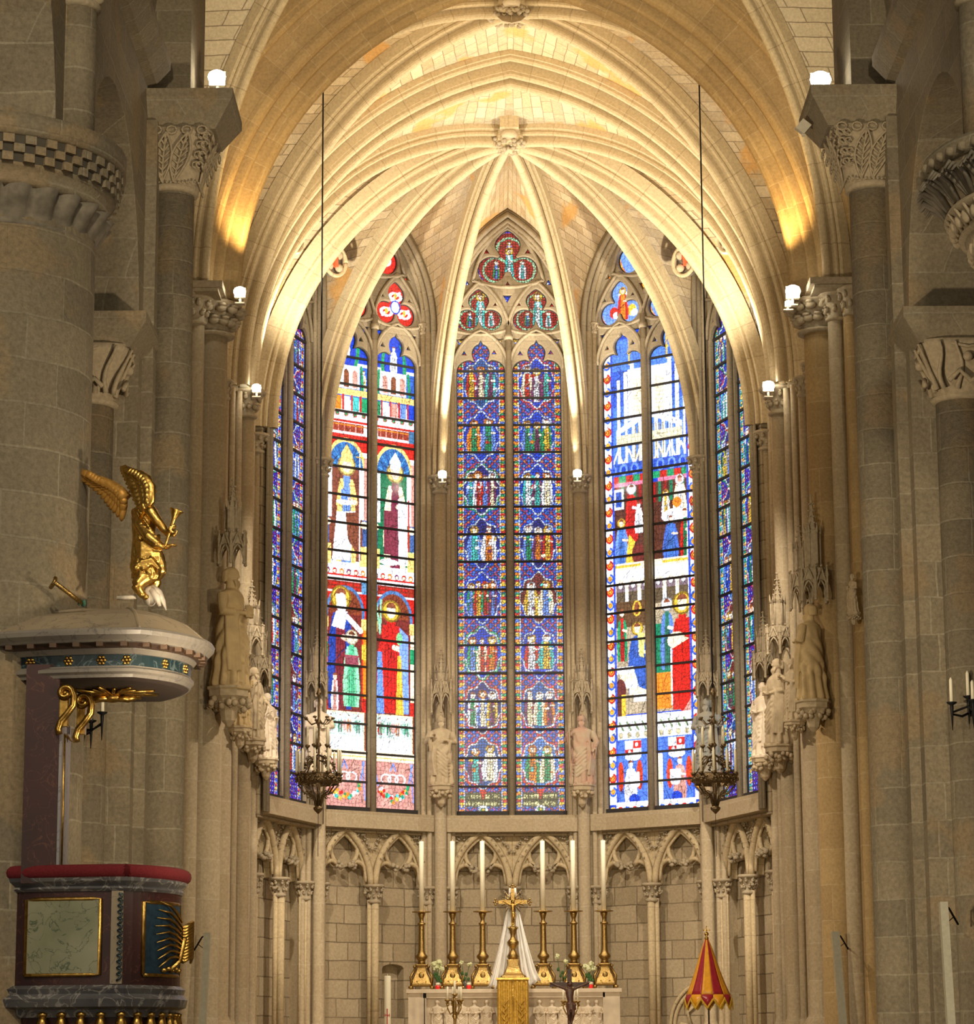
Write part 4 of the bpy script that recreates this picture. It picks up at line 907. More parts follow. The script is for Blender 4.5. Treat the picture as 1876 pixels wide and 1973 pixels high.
# ------------------------------------------------------------------ crossing and nave
NF = 0.0
for s in (-1, 1):
    sd = 'left' if s < 0 else 'right'
    X = lambda v: s*v
    # romanesque crossing pier with the tall engaged column and carved capital
    pr = empty('romanesque_pier', (X(4.9), 31, 0), 'tall romanesque crossing pier with a carved capital below the %s upper lamp' % sd, 'pier')
    mb = MB(); mb.box((X(5.35), 31.05, (EYE+13.5)/2), (1.8, 1.7, EYE+13.5)); mb.box((X(4.42), 31.1, (EYE+10.95)/2), (.2, 1.25, EYE+10.95)); mb.build('pier_core', M['nave'], pr)
    mb = MB(); mb.lathe([(.34, 0), (.34, .3), (.27, .4), (.27, EYE+10.22)], (X(4.2), 31.0, 0), 28); mb.build('engaged_column', M['nave'], pr)
    mb = MB(); zc = EYE+10.2; rg = []
    for i in range(9):
        t = i/8; hw = .28+.20*t**1.3; pts = []
        for k in range(24):
            a = 2*pi*k/24; e = 2+4*t; ca_, sa_ = cos(a), sin(a)
            q = (abs(ca_)**e+abs(sa_)**e)**(-1/e)*hw; pts.append((X(4.16)+q*ca_, 31.0+q*sa_, zc+.68*t))
        rg.append(pts)
    mb.loft(rg); mb.lathe([(.29, -.04), (.32, -.02), (.32, .03), (.29, .05)], (X(4.2), 31.0, zc), 24); mb.build('capital', M['carve'], pr)
    mb = MB()
    for k in range(5): 
        for f in range(2):
            fr = Frame((X(4.16), 31.0, 0), 0 if f == 0 else (-s)*-pi/2); mb.tube([fr(-.36+.18*k+.06*cos(a), .49, zc+.64+.05*sin(a)) for a in [2*pi*i/8 for i in range(9)]], .014, 5)
    for f, aa in enumerate((0, -s*pi/2)):
        fr = Frame((X(4.16), 31.0, 0), aa)
        def pt(u, t): return fr(u*(.62+.38*t), .305+.20*t**1.3, zc+.05+.56*t)
        for us, ue, wd in ((.02, .20, .13), (-.20, -.06, .12)):
            sp = [pt(us+(ue-us)*t, t) for t in [i/8 for i in range(9)]]; mb.tube(sp, .014, 5)
            edge = [pt(us+(ue-us)*t-wd*sin(pi*t), t) for t in [i/8 for i in range(9)]]+[pt(us+(ue-us)*t+wd*sin(pi*t), t) for t in [1-i/8 for i in range(9)]]; mb.tube(edge, .015, 5)
            for i in range(1, 8):
                t = i/8; w_ = wd*sin(pi*min(1, t+.12))*.9
                for g in (-1, 1): mb.tube([pt(us+(ue-us)*t, t), pt(us+(ue-us)*t+g*w_, min(1, t+.13))], [.016, .008], 5)
        for u0 in (-.40, -.31, .37, .43):
            for t in (.35, .55, .75, .92): q = pt(u0, t); mb.tube([q+fr.U*.045*cos(x)+Vector((0, 0, .045*sin(x))) for x in (0, 1.2, 2.4, 3.6, 4.8)], .013, 5)
        for k in range(12): mb.ball(pt(-.42+.077*k, .0), .018, 1)
    mb.build('carving', M['carve'], pr)
    mb = MB(); za = EYE+10.9
    rgs = [[(X(4.05)+a*w_, 31.02+b*d_, z) for a, b in ((-1, -1), (1, -1), (1, 1), (-1, 1))] for w_, d_, z in ((.40, .42, za-.02), (.62, .62, za+.32), (.62, .62, za+.42))]
    mb.loft(rgs, smooth=False); mb.build('abacus', M['nave'], pr)
    # lower half column and capital carrying the arcade
    mb = MB(); mb.lathe([(.36, 0), (.36, .3), (.30, .4), (.30, EYE+7.42)], (X(5.02), 30.15, 0), 28); mb.build('engaged_column', M['nave'], pr)
    mb = MB(); zc = EYE+7.38; rg = []
    for i in range(9):
        t = i/8; hw = .31+.22*t**1.3; pts = []
        for k in range(24):
            a = 2*pi*k/24; e = 2+4*t; q = (abs(cos(a))**e+abs(sin(a))**e)**(-1/e)*hw; pts.append((X(5.02)+q*cos(a), 30.1+q*sin(a), zc+.60*t))
        rg.append(pts)
    mb.loft(rg); mb.lathe([(.32, -.04), (.36, 0), (.32, .05)], (X(5.02), 30.15, zc), 24); mb.build('capital', M['carve'], pr)
    mb = MB()
    for aa in (0, -s*pi/2):
        fr = Frame((X(5.02), 30.1, 0), aa)
        for u0 in (-.3, -.1, .12, .3): mb.tube([fr(u0*(.8+.4*t)+.04*sin(5*t+u0*9), .33+.22*t**1.3, zc+.06+.5*t) for t in [i/7 for i in range(8)]], [.035-.02*i/7 for i in range(8)], 6)
        mb.ball(fr(0, .47, zc+.4), .06); mb.tube([fr(-.2, .5, zc+.55), fr(0, .52, zc+.5), fr(.2, .5, zc+.55)], .02, 5); mb.tube([fr(-.22, .44, zc+.12), fr(-.1, .46, zc+.24), fr(.02, .44, zc+.12), fr(.15, .45, zc+.2), fr(.24, .46, zc+.1)], .03, 6)
    mb.build('carving', M['carve'], pr)
    mb = MB(); rgs = [[(X(4.97)+a*w_, 30.15+b*d_, z) for a, b in ((-1, -1), (1, -1), (1, 1), (-1, 1))] for w_, d_, z in ((.48, .46, EYE+7.96), (.68, .62, EYE+8.22), (.68, .62, EYE+8.34))]
    mb.loft(rgs, smooth=False); mb.build('abacus', M['nave'], pr)
    # transverse arch rising from the capital, wall above it
    mb = MB(); mb.sweep([(-.75, -.4), (-.75, .42), (.75, .42), (.75, -.4)], [Vector((-4.42, 31.75, EYE+11.3))]+arch_pts(4.42, EYE+13.4, 5.2, 31.75, 30)+[Vector((4.42, 31.75, EYE+11.3))], (0, 1, 0))
    if s < 0: mb.build('trim_3', M['nave'], kind='structure')
    # nave wall with round arches, seen edge-on
    fr = Frame((X(5.15), 0, 0), pi/2); a = []
    arc_ = lambda c, r: [(c+r*cos(radians(t)), EYE+8.3+r*sin(radians(t))) for t in range(0, 181, 9)]
    mb = MB(); fq = Frame((X(5.15), 0, 0), pi/2)
    plate([(18, EYE+8.3), (18, EYE+11.6), (31.6, EYE+11.6), (31.6, EYE+8.3)]+arc_(28.0, 2.12)+arc_(21.9, 2.12), [], fq, -.7, .7, .01, mb)
    mb.build('wall_nave_'+sd, M['nave'], kind='structure')
    mb = MB(); pr_ = [(0, -.35), (.12, -.30), (.28, -.12), (.28, 0), (0, 0)]
    mb.loft([[(X(4.47-a_), y, EYE+11.72+b_) for a_, b_ in pr_] for y in (18, 24.2, 30.55)], smooth=False); mb.build('trim_4' if s < 0 else 'trim_5', M['nave'], kind='structure')
    mb = MB(); vs = []
    mb.loft([[(X(4.5*cos(a_)), y, EYE+11.7+5.6*sin(a_)) for a_ in [pi/2*i/14 for i in range(15)]] for y in (18, 24, 31)], closed=False, caps=False, ulen=None); mb.build('ceiling_nave_'+sd, M['nave'], kind='structure')
    mb = MB(); mb.box((X(9.6), 27, 7), (.4, 20, 14)); mb.build('wall_aisle_'+sd, M['dark'], kind='structure')
    mb = MB(); mb.box((X(7.5), 31.9, 7.5), (4.4, .4, 15)); mb.build('wall_aisle_end_'+sd, M['dark'], kind='structure')
    mb = MB(); mb.box((X(7.2), 24.5, EYE+11.9), (5, 15, .3)); mb.build('ceiling_aisle_'+sd, M['dark'], kind='structure')
    mb = MB(); mb.box((X(5.35), 35.0, (EYE+18)/2), (.4, 7.2, EYE+18)); mb.build('wall_crossing_'+sd, M['nave'], kind='structure')
# near round piers ------------------------------------------------------
def checker():
    mt, n, bs = nt('checker_band'); uv = N(n, 'ShaderNodeUVMap'); ck = N(n, 'ShaderNodeTexChecker', i_Scale=1.0)
    mp = N(n, 'ShaderNodeMapping'); mp.inputs['Scale'].default_value = (8.5, 12.5, 1); n.links.new(uv.outputs[0], mp.inputs[0]); n.links.new(mp.outputs[0], ck.inputs[0])
    ck.inputs[1].default_value = (.27, .23, .17, 1); ck.inputs[2].default_value = (.06, .055, .05, 1); n.links.new(ck.outputs[0], bs.inputs['Base Color']); bs.inputs['Roughness'].default_value = .9; return mt
lp = empty('round_pier', (-5.3, 25, 0), 'huge round pier with a checkered scalloped capital, cut by the left edge', 'pier')
z = EYE
mb = MB(); mb.lathe([(1.12, 0), (1.12, .4), (1.06, .5), (1.06, z+7.75)], (-5.27, 25, 0), 72); mb.build('shaft', M['nave'], lp)
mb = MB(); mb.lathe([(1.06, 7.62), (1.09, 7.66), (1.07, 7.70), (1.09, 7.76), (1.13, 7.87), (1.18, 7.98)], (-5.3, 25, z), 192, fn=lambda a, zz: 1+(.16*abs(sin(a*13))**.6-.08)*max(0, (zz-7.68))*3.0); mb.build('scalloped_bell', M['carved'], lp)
mb = MB(); mb.lathe([(1.17, 7.98), (1.21, 8.0), (1.21, 8.06), (1.19, 8.08), (1.22, 8.11), (1.22, 8.15), (1.27, 8.17)], (-5.3, 25, z), 72); mb.build('moulding', M['nave'], lp)
# checker relief of small blocks
mb = MB(); mb.lathe([(1.27, 8.17), (1.33, 8.41)], (-5.3, 25, z), 72, caps=False); mb.build('checker_ground', plain('dark_ground_stone', (.075, .065, .05), .9), lp)  # ground coloured darker than the raised blocks
mb = MB()
for row in range(3):
    for k in range(80):
        if (k+row) % 2: continue
        a0, a1 = 2*pi*k/80, 2*pi*(k+1)/80; r0 = 1.31+.02*row; za_ = z+8.17+.08*row
        if sin((a0+a1)/2) > .5: continue
        q = [(-5.3+r*cos(a), 25+r*sin(a), zz) for r in (r0-.06, r0) for zz in (za_, za_+.08) for a in (a0, a1)]
        mb.add(q, [(4, 5, 7, 6), (0, 1, 5, 4), (2, 6, 7, 3), (0, 4, 6, 2), (1, 3, 7, 5)])
mb.build('checker_blocks', M['nave'], lp)
mb = MB(); mb.lathe([(1.33, 8.41), (1.37, 8.42), (1.37, 8.62), (1.2, 8.62)], (-5.3, 25, z), 72); mb.build('abacus', M['nave'], lp)
rp = empty('round_pier', (5.45, 25, 0), 'round pier with acanthus and egg moulded capital, cut by the right edge', 'pier')
cx = 5.36
mb = MB(); mb.lathe([(1.1, 0), (1.1, .4), (1.04, .5), (1.04, z+7.55)], (cx, 25, 0), 72); mb.build('shaft', M['nave'], rp)
mb = MB(); mb.lathe([(1.02, 7.45), (1.06, 7.48), (1.04, 7.53), (1.08, 7.62), (1.16, 7.74)], (cx, 25, z), 96); mb.lathe([(1.27, 7.92), (1.35, 7.95), (1.33, 8.0), (1.30, 8.02)], (cx, 25, z), 96); mb.lathe([(1.30, 8.02), (1.42, 8.2), (1.50, 8.34)], (cx, 25, z), 96, caps=False); mb.lathe([(1.16, 7.74), (1.22, 7.76), (1.20, 7.80), (1.27, 7.92)], (cx, 25, z), 96, caps=False); mb.build('bell', M['carve'], rp)
mb = MB()
for k in range(46):
    a = 2*pi*k/46
    if sin(a) > .5: continue
    mb.ball((cx+1.26*cos(a), 25+1.26*sin(a), z+7.86), (.055, .055, .08), 2)
    a2 = a+pi/46; mb.tube([(cx+1.22*cos(a2), 25+1.22*sin(a2), z+7.78), (cx+1.34*cos(a2), 25+1.34*sin(a2), z+7.95)], .018, 5)
for k in range(44):
    a = 2*pi*k/44
    if sin(a) > .5: continue
    mb.ball((cx+1.10*cos(a), 25+1.10*sin(a), z+7.63), (.05, .05, .09), 1)
mb.build('egg_moulding', M['carve'], rp)
mb = MB()
for k in range(30):
    a = 2*pi*k/30
    if sin(a) > .5: continue
    for g in range(-2, 3):
        b = a+g*.035; e = 1-abs(g)*.12
        mb.tube([(cx+1.32*cos(a+g*.015), 25+1.32*sin(a+g*.015), z+8.02), (cx+1.44*cos(b), 25+1.44*sin(b), z+8.02+.2*e), (cx+1.55*cos(b), 25+1.55*sin(b), z+8.02+.28*e), (cx+1.6*cos(b), 25+1.6*sin(b), z+8.02+.2*e)], [.03, .03, .025, .012], 5)
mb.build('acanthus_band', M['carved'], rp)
mb = MB(); mb.lathe([(1.50, 8.32), (1.56, 8.34), (1.57, 8.42), (1.54, 8.5), (1.3, 8.5)], (cx, 25, z), 96)
for k in range(56):
    a = 2*pi*k/56
    if sin(a) > .5: continue
    mb.ball((cx+1.555*cos(a), 25+1.555*sin(a), z+8.38), (.06, .06, .06), 1)
mb.build('abacus', M['nave'], rp)
for s in (-1, 1):
    sd = 'left' if s < 0 else 'right'
    cn = empty('upper_column', (s*4.37, 24.6, EYE+8.6), 'short round column standing on the %s pier capital at the top %s' % (('checkered', 'corner') if s < 0 else ('acanthus', 'corner')), 'column')
    x = 4.38 if s < 0 else 4.34
    mb = MB(); mb.lathe([(.20, EYE+8.5), (.20, EYE+9.96)], (s*x, 24.6, 0), 32); mb.build('shaft', M['nave'], cn)
    mb = MB(); mb.lathe([(.20, 9.93), (.235, 9.95), (.235, 10.0), (.2, 10.03), (.24, 10.3), (.34, 10.5)], (s*x, 24.6, EYE), 28)
    mb.ball((s*(x-.22), 24.55, EYE+10.05), .06); mb.ball((s*(x-.12), 24.4, EYE+10.06), .05); mb.build('capital', M['carve'], cn)
    mb = MB(); mb.box((s*(x+.20), 24.72, EYE+10.2), (.42, .62, 3.3)); mb.build('pilaster', M['nave'], cn)
# floors
mb = MB(); mb.box((0, 19, -.1), (20, 40, .2)); mb.build('floor', M['nave'], kind='structure')
mb = MB(); mb.box((0, 45.8, FLOORZ-.95-.05), (10.6, 14, 1.9)); mb.build('floor_sanctuary', M['choir'], kind='structure')
# ------------------------------------------------------------------ figures
def hand(mb, p, d, s):
    d = Vector(d).normalized(); side = d.cross(Vector((0, 0, 1))); side = side.normalized() if side.length > .1 else Vector((1, 0, 0)); p = Vector(p)
    mb.ball(p+d*.022*s, (.022*s, .022*s, .014*s), 1)
    for k, l in enumerate((.032, .04, .038, .028)): q = p+side*(k-1.5)*.0105*s+d*.034*s; mb.tube([q, q+d*l*.6*s+Vector((0, 0, -.003*s)), q+d*l*s+Vector((0, 0, -.012*s))], [.0062*s, .006*s, .0045*s], 5)
    mb.tube([p+side*-.018*s, p+side*-.034*s+d*.018*s, p+side*-.03*s+d*.038*s], [.008*s, .007*s, .005*s], 5)
def robed(seed=1, beard=True, pose=0, hair=True, lean=0.0, voxel=.0065):
    "standing robed figure, one unit tall, facing -Y"
    rn = random.Random(seed); mb = MB(); k1 = rn.choice([9, 10, 11]); ph = rn.uniform(0, 6); tw = rn.uniform(-3, 3)
    secs = [(0, .15, .12), (.03, .158, .125), (.12, .145, .115), (.25, .135, .108), (.40, .130, .104), (.50, .122, .098), (.60, .112, .088), (.68, .122, .085), (.745, .142, .080), (.78, .120, .068), (.80, .07, .055), (.815, .040, .042), (.87, .034, .036)]
    rg = []; zs_ = [s_[0] for s_ in secs]; sgn = 1 if seed % 2 else -1
    for z in sorted(set(zs_+[.03+.028*i for i in range(1, 25)])):
        rx, ry = float(np.interp(z, zs_, [s_[1] for s_ in secs])), float(np.interp(z, zs_, [s_[2] for s_ in secs])); pts = []
        am = .15*min(1, max(0, (.40-z)/.15)); dm = .085*max(0, min(1, (z-.16)/.08, (.66-z)/.06)); um = .03*max(0, min(1, (z-.6)/.05, (.76-z)/.04))
        for i in range(64):
            a = 2*pi*i/64; f = 1+am*(abs(sin((k1*a+ph+tw*z)/2))*2-1)+dm*(abs(sin(2.5*a+sgn*19*z+ph))*2-.6)+um*sin(9*a+20*z)
            pts.append((rx*f*cos(a)+lean*z*z, ry*f*sin(a)-.015*sin(z*pi), z))
        rg.append(pts)
    mb.loft(rg)
    hx = lean*.85
    # cloak: folds falling across the front from one hip
    sg = 1 if seed % 2 else -1
    for i in range(6):
        t = i/5; mb.tube([(sg*.12, -.02, .60-.03*i), (sg*.04, -.108-.01*t, .50-.06*i), (-sg*.07, -.112, .38-.055*i), (-sg*.13, -.05, .33-.04*i)], [.016, .024, .022, .01], 6)
    for i in range(4): mb.tube([(sg*(.13-.012*i), -.03-.02*i, .60), (sg*(.15-.015*i), -.05-.02*i, .35), (sg*(.14-.02*i), -.06-.02*i, .12)], [.014, .02, .014], 6)
    for i in range(3): mb.tube([(-.06+.05*i, -.075, .74), (-.02+.03*i, -.092, .66), (sg*.03+.02*i, -.09, .60)], .008, 5)
    # head
    hz = .915; mb.ball((hx, -.005, hz+.012), (.052, .062, .072), 3); mb.ball((hx, -.018, hz-.028), (.034, .040, .036), 2)
    mb.tube([(hx, -.055, hz+.018), (hx, -.070, hz-.008), (hx, -.058, hz-.012)], [.007, .010, .006], 6)
    for s in (-1, 1): mb.tube([(hx+s*.008, -.057, hz+.022), (hx+s*.03, -.050, hz+.022)], .0055, 5); mb.ball((hx+s*.047, .0, hz), (.007, .013, .017), 1)
    mb.tube([(hx-.014, -.055, hz-.03), (hx+.014, -.055, hz-.03)], .004, 5)
    if hair:
        for i in range(18):
            a = pi*(.05+.9*i/17); w_ = .008*sin(i*7); mb.tube([(hx+.02*cos(a), .01, hz+.07), (hx+.050*cos(a), .008+.048*sin(a), hz+.04), (hx+(.050+w_*.6)*cos(a), .012+.046*sin(a), hz-.01), (hx+.046*cos(a), .016+.042*sin(a), hz-.05)], [.009, .010, .010, .006], 5)
    if beard:
        for i in range(7): x = (i-3)*.011; mb.tube([(hx+x, -.048, hz-.035), (hx+x*.9, -.060, hz-.065), (hx+x*.4, -.055, hz-.105-.01*(3-abs(i-3)))], [.011, .011, .006], 5)
    # arms
    AR = {0: [((.135, 0, .755), (.175, .0, .60), (.06, -.125, .61)), ((-.135, 0, .755), (-.185, -.02, .61), (-.11, -.145, .68))],
          1: [((.135, 0, .755), (.18, .0, .62), (.02, -.13, .585)), ((-.135, 0, .755), (-.17, -.02, .60), (-.04, -.135, .60))],
          2: [((.135, 0, .755), (.19, -.01, .60), (.15, -.12, .50)), ((-.135, 0, .755), (-.19, -.03, .63), (-.15, -.14, .74))]}[pose]
    for (a, b, c) in AR:
        mb.tube([a, tuple((a[i]+b[i])/2+(0, 0, .0)[i] for i in range(3)), b, tuple((b[i]*.45+c[i]*.55) for i in range(3))], [.042, .040, .040, .034], 10); mb.tube([b, c], [.026, .017], 8)
        q = Vector(b).lerp(Vector(c), .6); mb.tube([q, q+Vector((0, .01, -.10)), q+Vector((0, .02, -.18))], [.030, .024, .01], 8)
        hand(mb, c, Vector(c)-Vector(b), 1.0)
    if pose == 1: mb.box((.0, -.155, .615), (.08, .03, .10))
    if pose == 2: mb.tube([(-.16, -.17, .78), (-.15, -.16, .4), (-.14, -.15, .0)], .010, 6)
    if pose == 0: mb.box((-.12, -.165, .70), (.05, .022, .08))
    for s in (-1, 1): mb.tube([(s*.055, -.07, .018), (s*.065, -.145, .012)], [.026, .018], 8)
    mb.lathe([(.155, -.03), (.16, -.01), (.15, .008)], (0, -.01, 0), 8)
    return fuse(mb, voxel, 1)
SM = {}
def statue_mesh(seed, beard, pose, lean=0):
    k = (seed, beard, pose, lean)
    if k not in SM: SM[k] = robed(seed, beard, pose, True, lean)
    return SM[k]
def console(par, r, h, z=0, mat='statue'):
    mb = MB(); mb.lathe([(.02, -h), (r*.35, -h*.85), (r*.45, -h*.6), (r*.8, -h*.32), (r*1.0, -h*.25), (r*1.0, -h*.1), (r*1.1, -.03), (r*1.1, .0)], (0, 0, z), 8, smooth=False)
    for i in range(8): a = 2*pi*i/8+.2; leafball(mb, (r*.72*cos(a), r*.72*sin(a), z-h*.42), r*.38, 6)
    o = mb.build('console', M[mat], par, world=False); return o
def canopy(p, w, h, th, lab, group='stone canopies over the statues'):
    "gabled hexagonal canopy: crown of height h, tower and crocketed spire of total height th"
    c = empty('statue_canopy', p, lab, 'canopy', group); mb = MB(); r = w/2
    mb.lathe([(r*.75, h*.55), (r*.78, h*1.05), (r*.6, h*1.1)], (0, 0, 0), 6, smooth=False)
    for i in range(6):
        a = 2*pi*i/6+pi/6; fr = Frame((0, 0, 0), a); g = r*.86
        for s in (-1, 1): mb.tube([fr(s*r*.45, g, h*.15), fr(s*r*.40, g, h*.55), fr(0, g*1.05, h*1.05)], r*.075, 5); mb.tube([fr(s*r*.42, g, h*.2), fr(s*r*.2, g, h*.5), fr(0, g, h*.62)], r*.06, 5)
        mb.prism([(-r*.4, h*.6), (0, h*1.0), (r*.4, h*.6), (0, h*.66)], fr, g*.8, g*.98)
        for s in (-1, 1):
            for k in range(3): mb.ball(fr(s*r*(.42-.12*k), g*1.05, h*(.52+.16*k)), r*.085, 1)
        mb.ball(fr(0, g*1.06, h*1.12), r*.11, 1)
        b = a+pi/6; x, y = r*1.0*sin(b), -r*1.0*cos(b); mb.lathe([(r*.10, -.02*h), (r*.10, h*.75), (r*.15, h*.8), (.004, h*1.15)], (x, y, 0), 6, smooth=False); mb.ball((x, y, -.03*h), r*.14, 1); mb.ball((x, y, h*1.12), r*.1, 1)
    mb.build('gabled_crown', M['carve'], c, world=False)
    mb = MB(); t0 = h*1.05; t1 = th*.66; mb.lathe([(r*.52, t0), (r*.50, t1-.05), (r*.58, t1)], (0, 0, 0), 6, smooth=False)
    for i in range(6):
        a = 2*pi*i/6; x, y = r*.52*cos(a), r*.52*sin(a); mb.tube([(x, y, t0), (x, y, t1)], r*.07, 5); mb.tube([(x, y, t1-.04), (x*1.15, y*1.15, t1+h*.25)], [r*.13, .004], 5)
    mb.lathe([(r*.34, t1), (r*.12, t1+(th-t1)*.55), (.008, th)], (0, 0, 0), 6, smooth=False)
    for i in range(6):
        for k in range(5): a = 2*pi*i/6; q = k/5; rr = r*(.36-.26*q); mb.ball((rr*cos(a), rr*sin(a), t1+(th-t1)*q*.9+.02), r*.07, 1)
    mb.ball((0, 0, th), r*.12, 1); mb.build('tower', M['carve'], c, world=False)
    return c
def statue(x, ytop, yfeet, Y, face, seed, beard, pose, lab, mat='statue', lean=0, cz=.32, stretch=1.0):
    top, ft = at(x, ytop, Y), at(x, yfeet, Y); h = top.z-ft.z
    t = empty('statue', (ft.x, ft.y, ft.z), lab, 'statue', None, rz=face)
    o = mesh_obj('figure', statue_mesh(seed, beard, pose, lean), M[mat], t); o.scale = (h*stretch, h*stretch, h)
    console(t, h*.17, h*cz); return t, h
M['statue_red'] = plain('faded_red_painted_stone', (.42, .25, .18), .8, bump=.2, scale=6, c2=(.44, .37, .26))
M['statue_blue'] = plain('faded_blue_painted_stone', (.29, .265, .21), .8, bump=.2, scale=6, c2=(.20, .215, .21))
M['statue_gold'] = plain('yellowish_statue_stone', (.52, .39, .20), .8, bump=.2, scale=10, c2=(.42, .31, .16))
# statues: x, top, feet, depth, facing, seed, beard, pose, label, material
ST = [(850, 1378, 1512, 50.62, 0, 2, True, 0, 'bearded saint in a grey robe on the pier left of the middle window', 'statue'),
      (1121, 1376, 1512, 50.62, 0, 3, True, 2, 'long-bearded saint in a faded red mantle on the pier right of the middle window', 'statue_red'),
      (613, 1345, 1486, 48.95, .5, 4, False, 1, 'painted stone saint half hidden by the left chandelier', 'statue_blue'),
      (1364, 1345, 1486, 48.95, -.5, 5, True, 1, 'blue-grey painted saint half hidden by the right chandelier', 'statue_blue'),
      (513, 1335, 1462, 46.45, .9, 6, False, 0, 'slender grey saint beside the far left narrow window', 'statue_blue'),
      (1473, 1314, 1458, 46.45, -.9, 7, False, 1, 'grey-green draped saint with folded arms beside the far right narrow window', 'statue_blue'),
      (487, 1285, 1425, 43.85, 1.1, 8, True, 2, 'draped saint on the left lamp pier, right of the yellow-lit statues', 'statue'),
      (1502, 1268, 1436, 43.85, -1.1, 9, True, 1, 'draped saint turning left on the right lamp pier', 'statue'),
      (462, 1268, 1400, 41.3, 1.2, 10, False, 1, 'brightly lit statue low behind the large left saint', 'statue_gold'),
      (1530, 1268, 1388, 41.2, -1.2, 11, True, 0, 'half hidden statue left of the large right saint', 'statue'),
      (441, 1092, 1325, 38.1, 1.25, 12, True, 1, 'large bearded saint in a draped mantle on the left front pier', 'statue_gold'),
      (1566, 1162, 1350, 38.1, -2.3, 13, True, 0, 'large saint in a long cloak on the right front pier, turned away', 'statue_gold')]
for a in ST: statue(a[0], a[1], a[2], a[3], a[4], a[5], a[6], a[7], a[8], a[9], stretch=1.12)
CN = [(850, 1372, 1318, 1252, 50.62, 'tall stone canopy over the grey saint left of the middle window'), (1121, 1370, 1318, 1250, 50.62, 'tall stone canopy over the red-mantled saint right of the middle window'),
      (610, 1342, 1300, 1215, 48.95, 'stone canopy above the left chandelier'), (1362, 1340, 1300, 1215, 48.95, 'stone canopy above the right chandelier'),
      (500, 1322, 1272, 1180, 46.45, 'stone canopy beside the far left narrow window'), (1472, 1306, 1262, 1180, 46.45, 'stone canopy beside the far right narrow window'),
      (484, 1262, 1212, 1120, 43.85, 'stone canopy on the left lamp pier'), (1500, 1260, 1212, 1105, 43.85, 'stone canopy on the right lamp pier'),
      (447, 1085, 1032, 925, 38.1, 'tall pinnacled canopy over the large left saint'), (1568, 1156, 1100, 955, 38.1, 'tall pinnacled canopy over the large right saint'),
      (1543, 1172, 1110, 1000, 41.0, 'small canopy behind the large right saint')]
for x, y0, y1, y2, Y, lab in CN:
    p = at(x, y0, Y); canopy(p, {50.62: .42, 48.95: .42, 46.45: .42, 43.85: .44, 38.1: .42, 41.0: .36}[Y], at(x, y1, Y).z-p.z, at(x, y2, Y).z-p.z, lab)
t, h = statue(1644, 1105, 1180, 37.4, -1.2, 14, False, 1, 'small narrow figure peeping out beside the right crossing column', 'statue')
# ------------------------------------------------------------------ flood lamps
LAMPS = [(418, 150, 31.35, .11, 'dazzling lamp on the left romanesque capital'), (1580, 155, 31.35, .13, 'dazzling lamp on the right romanesque capital'),
         (462, 563, 37.9, .09, 'bright lamp on the left choir arch capital'), (1527, 562, 37.9, .11, 'bright lamp on the right choir arch capital'), (1518, 585, 37.9, .05, 'small lower lamp under the bright lamp of the right choir arch'),
         (494, 748, 43.6, .08, 'lamp on the slim left pier capital by the far left window'), (1480, 744, 43.6, .10, 'lamp on the slim right pier capital by the far right window'),
         (852, 914, 50.5, .085, 'lamp on the capital left of the middle window'), (1112, 912, 50.5, .085, 'lamp on the capital right of the middle window')]
for x, y, Y, r, lab in LAMPS:
    p = at(x, y, Y); l = empty('floodlight', p-Vector((0, 0, r*1.6)), lab, 'lamp', 'floodlights on the capitals'); 
    mb = MB(); mb.ball(p+Vector((0, -.03, 0)), (r, .05, r*.85), 3); mb.build('lens', M['lamp'], l)
    mb = MB(); mb.box(p+Vector((0, r*.5+.02, 0)), (r*1.8, r, r*1.6)); mb.build('housing', M['lampbody'], l)
    mb = MB(); mb.tube([p+Vector((0, .06, -r*.7)), p+Vector((0, .06, -r*1.7))], .02, 6); mb.box(p+Vector((0, .06, -r*1.75)), (.14, .12, .02)); mb.build('bracket', M['lampbody'], l)
for x, y, Y, d, lab, rz in ((1547, 245, 31.0, (.13, .08, .15), 'small beige box lamp clipped to the right capital edge', .7), (471, 737, 43.7, (.14, .12, .17), 'beige electrical box on the slim left pier capital', 0), (1510, 742, 43.9, (.14, .12, .17), 'beige electrical box on the slim right pier capital', 0), (390+88, 762, 43.9, (.1, .1, .05), 'small fixture beneath the left lamp pier box', 0)):
    p = at(x, y, Y); mb = MB(); mb.box(p, d, M=Matrix.Rotation(rz, 3, 'Y')); mb.box(p+Vector((0, 0, -d[2]*.6)), (d[0]*.3, d[1]*.3, d[2]*.3)); tag(mb.build('fixture_box', M['lampbody']), lab, 'fixture')
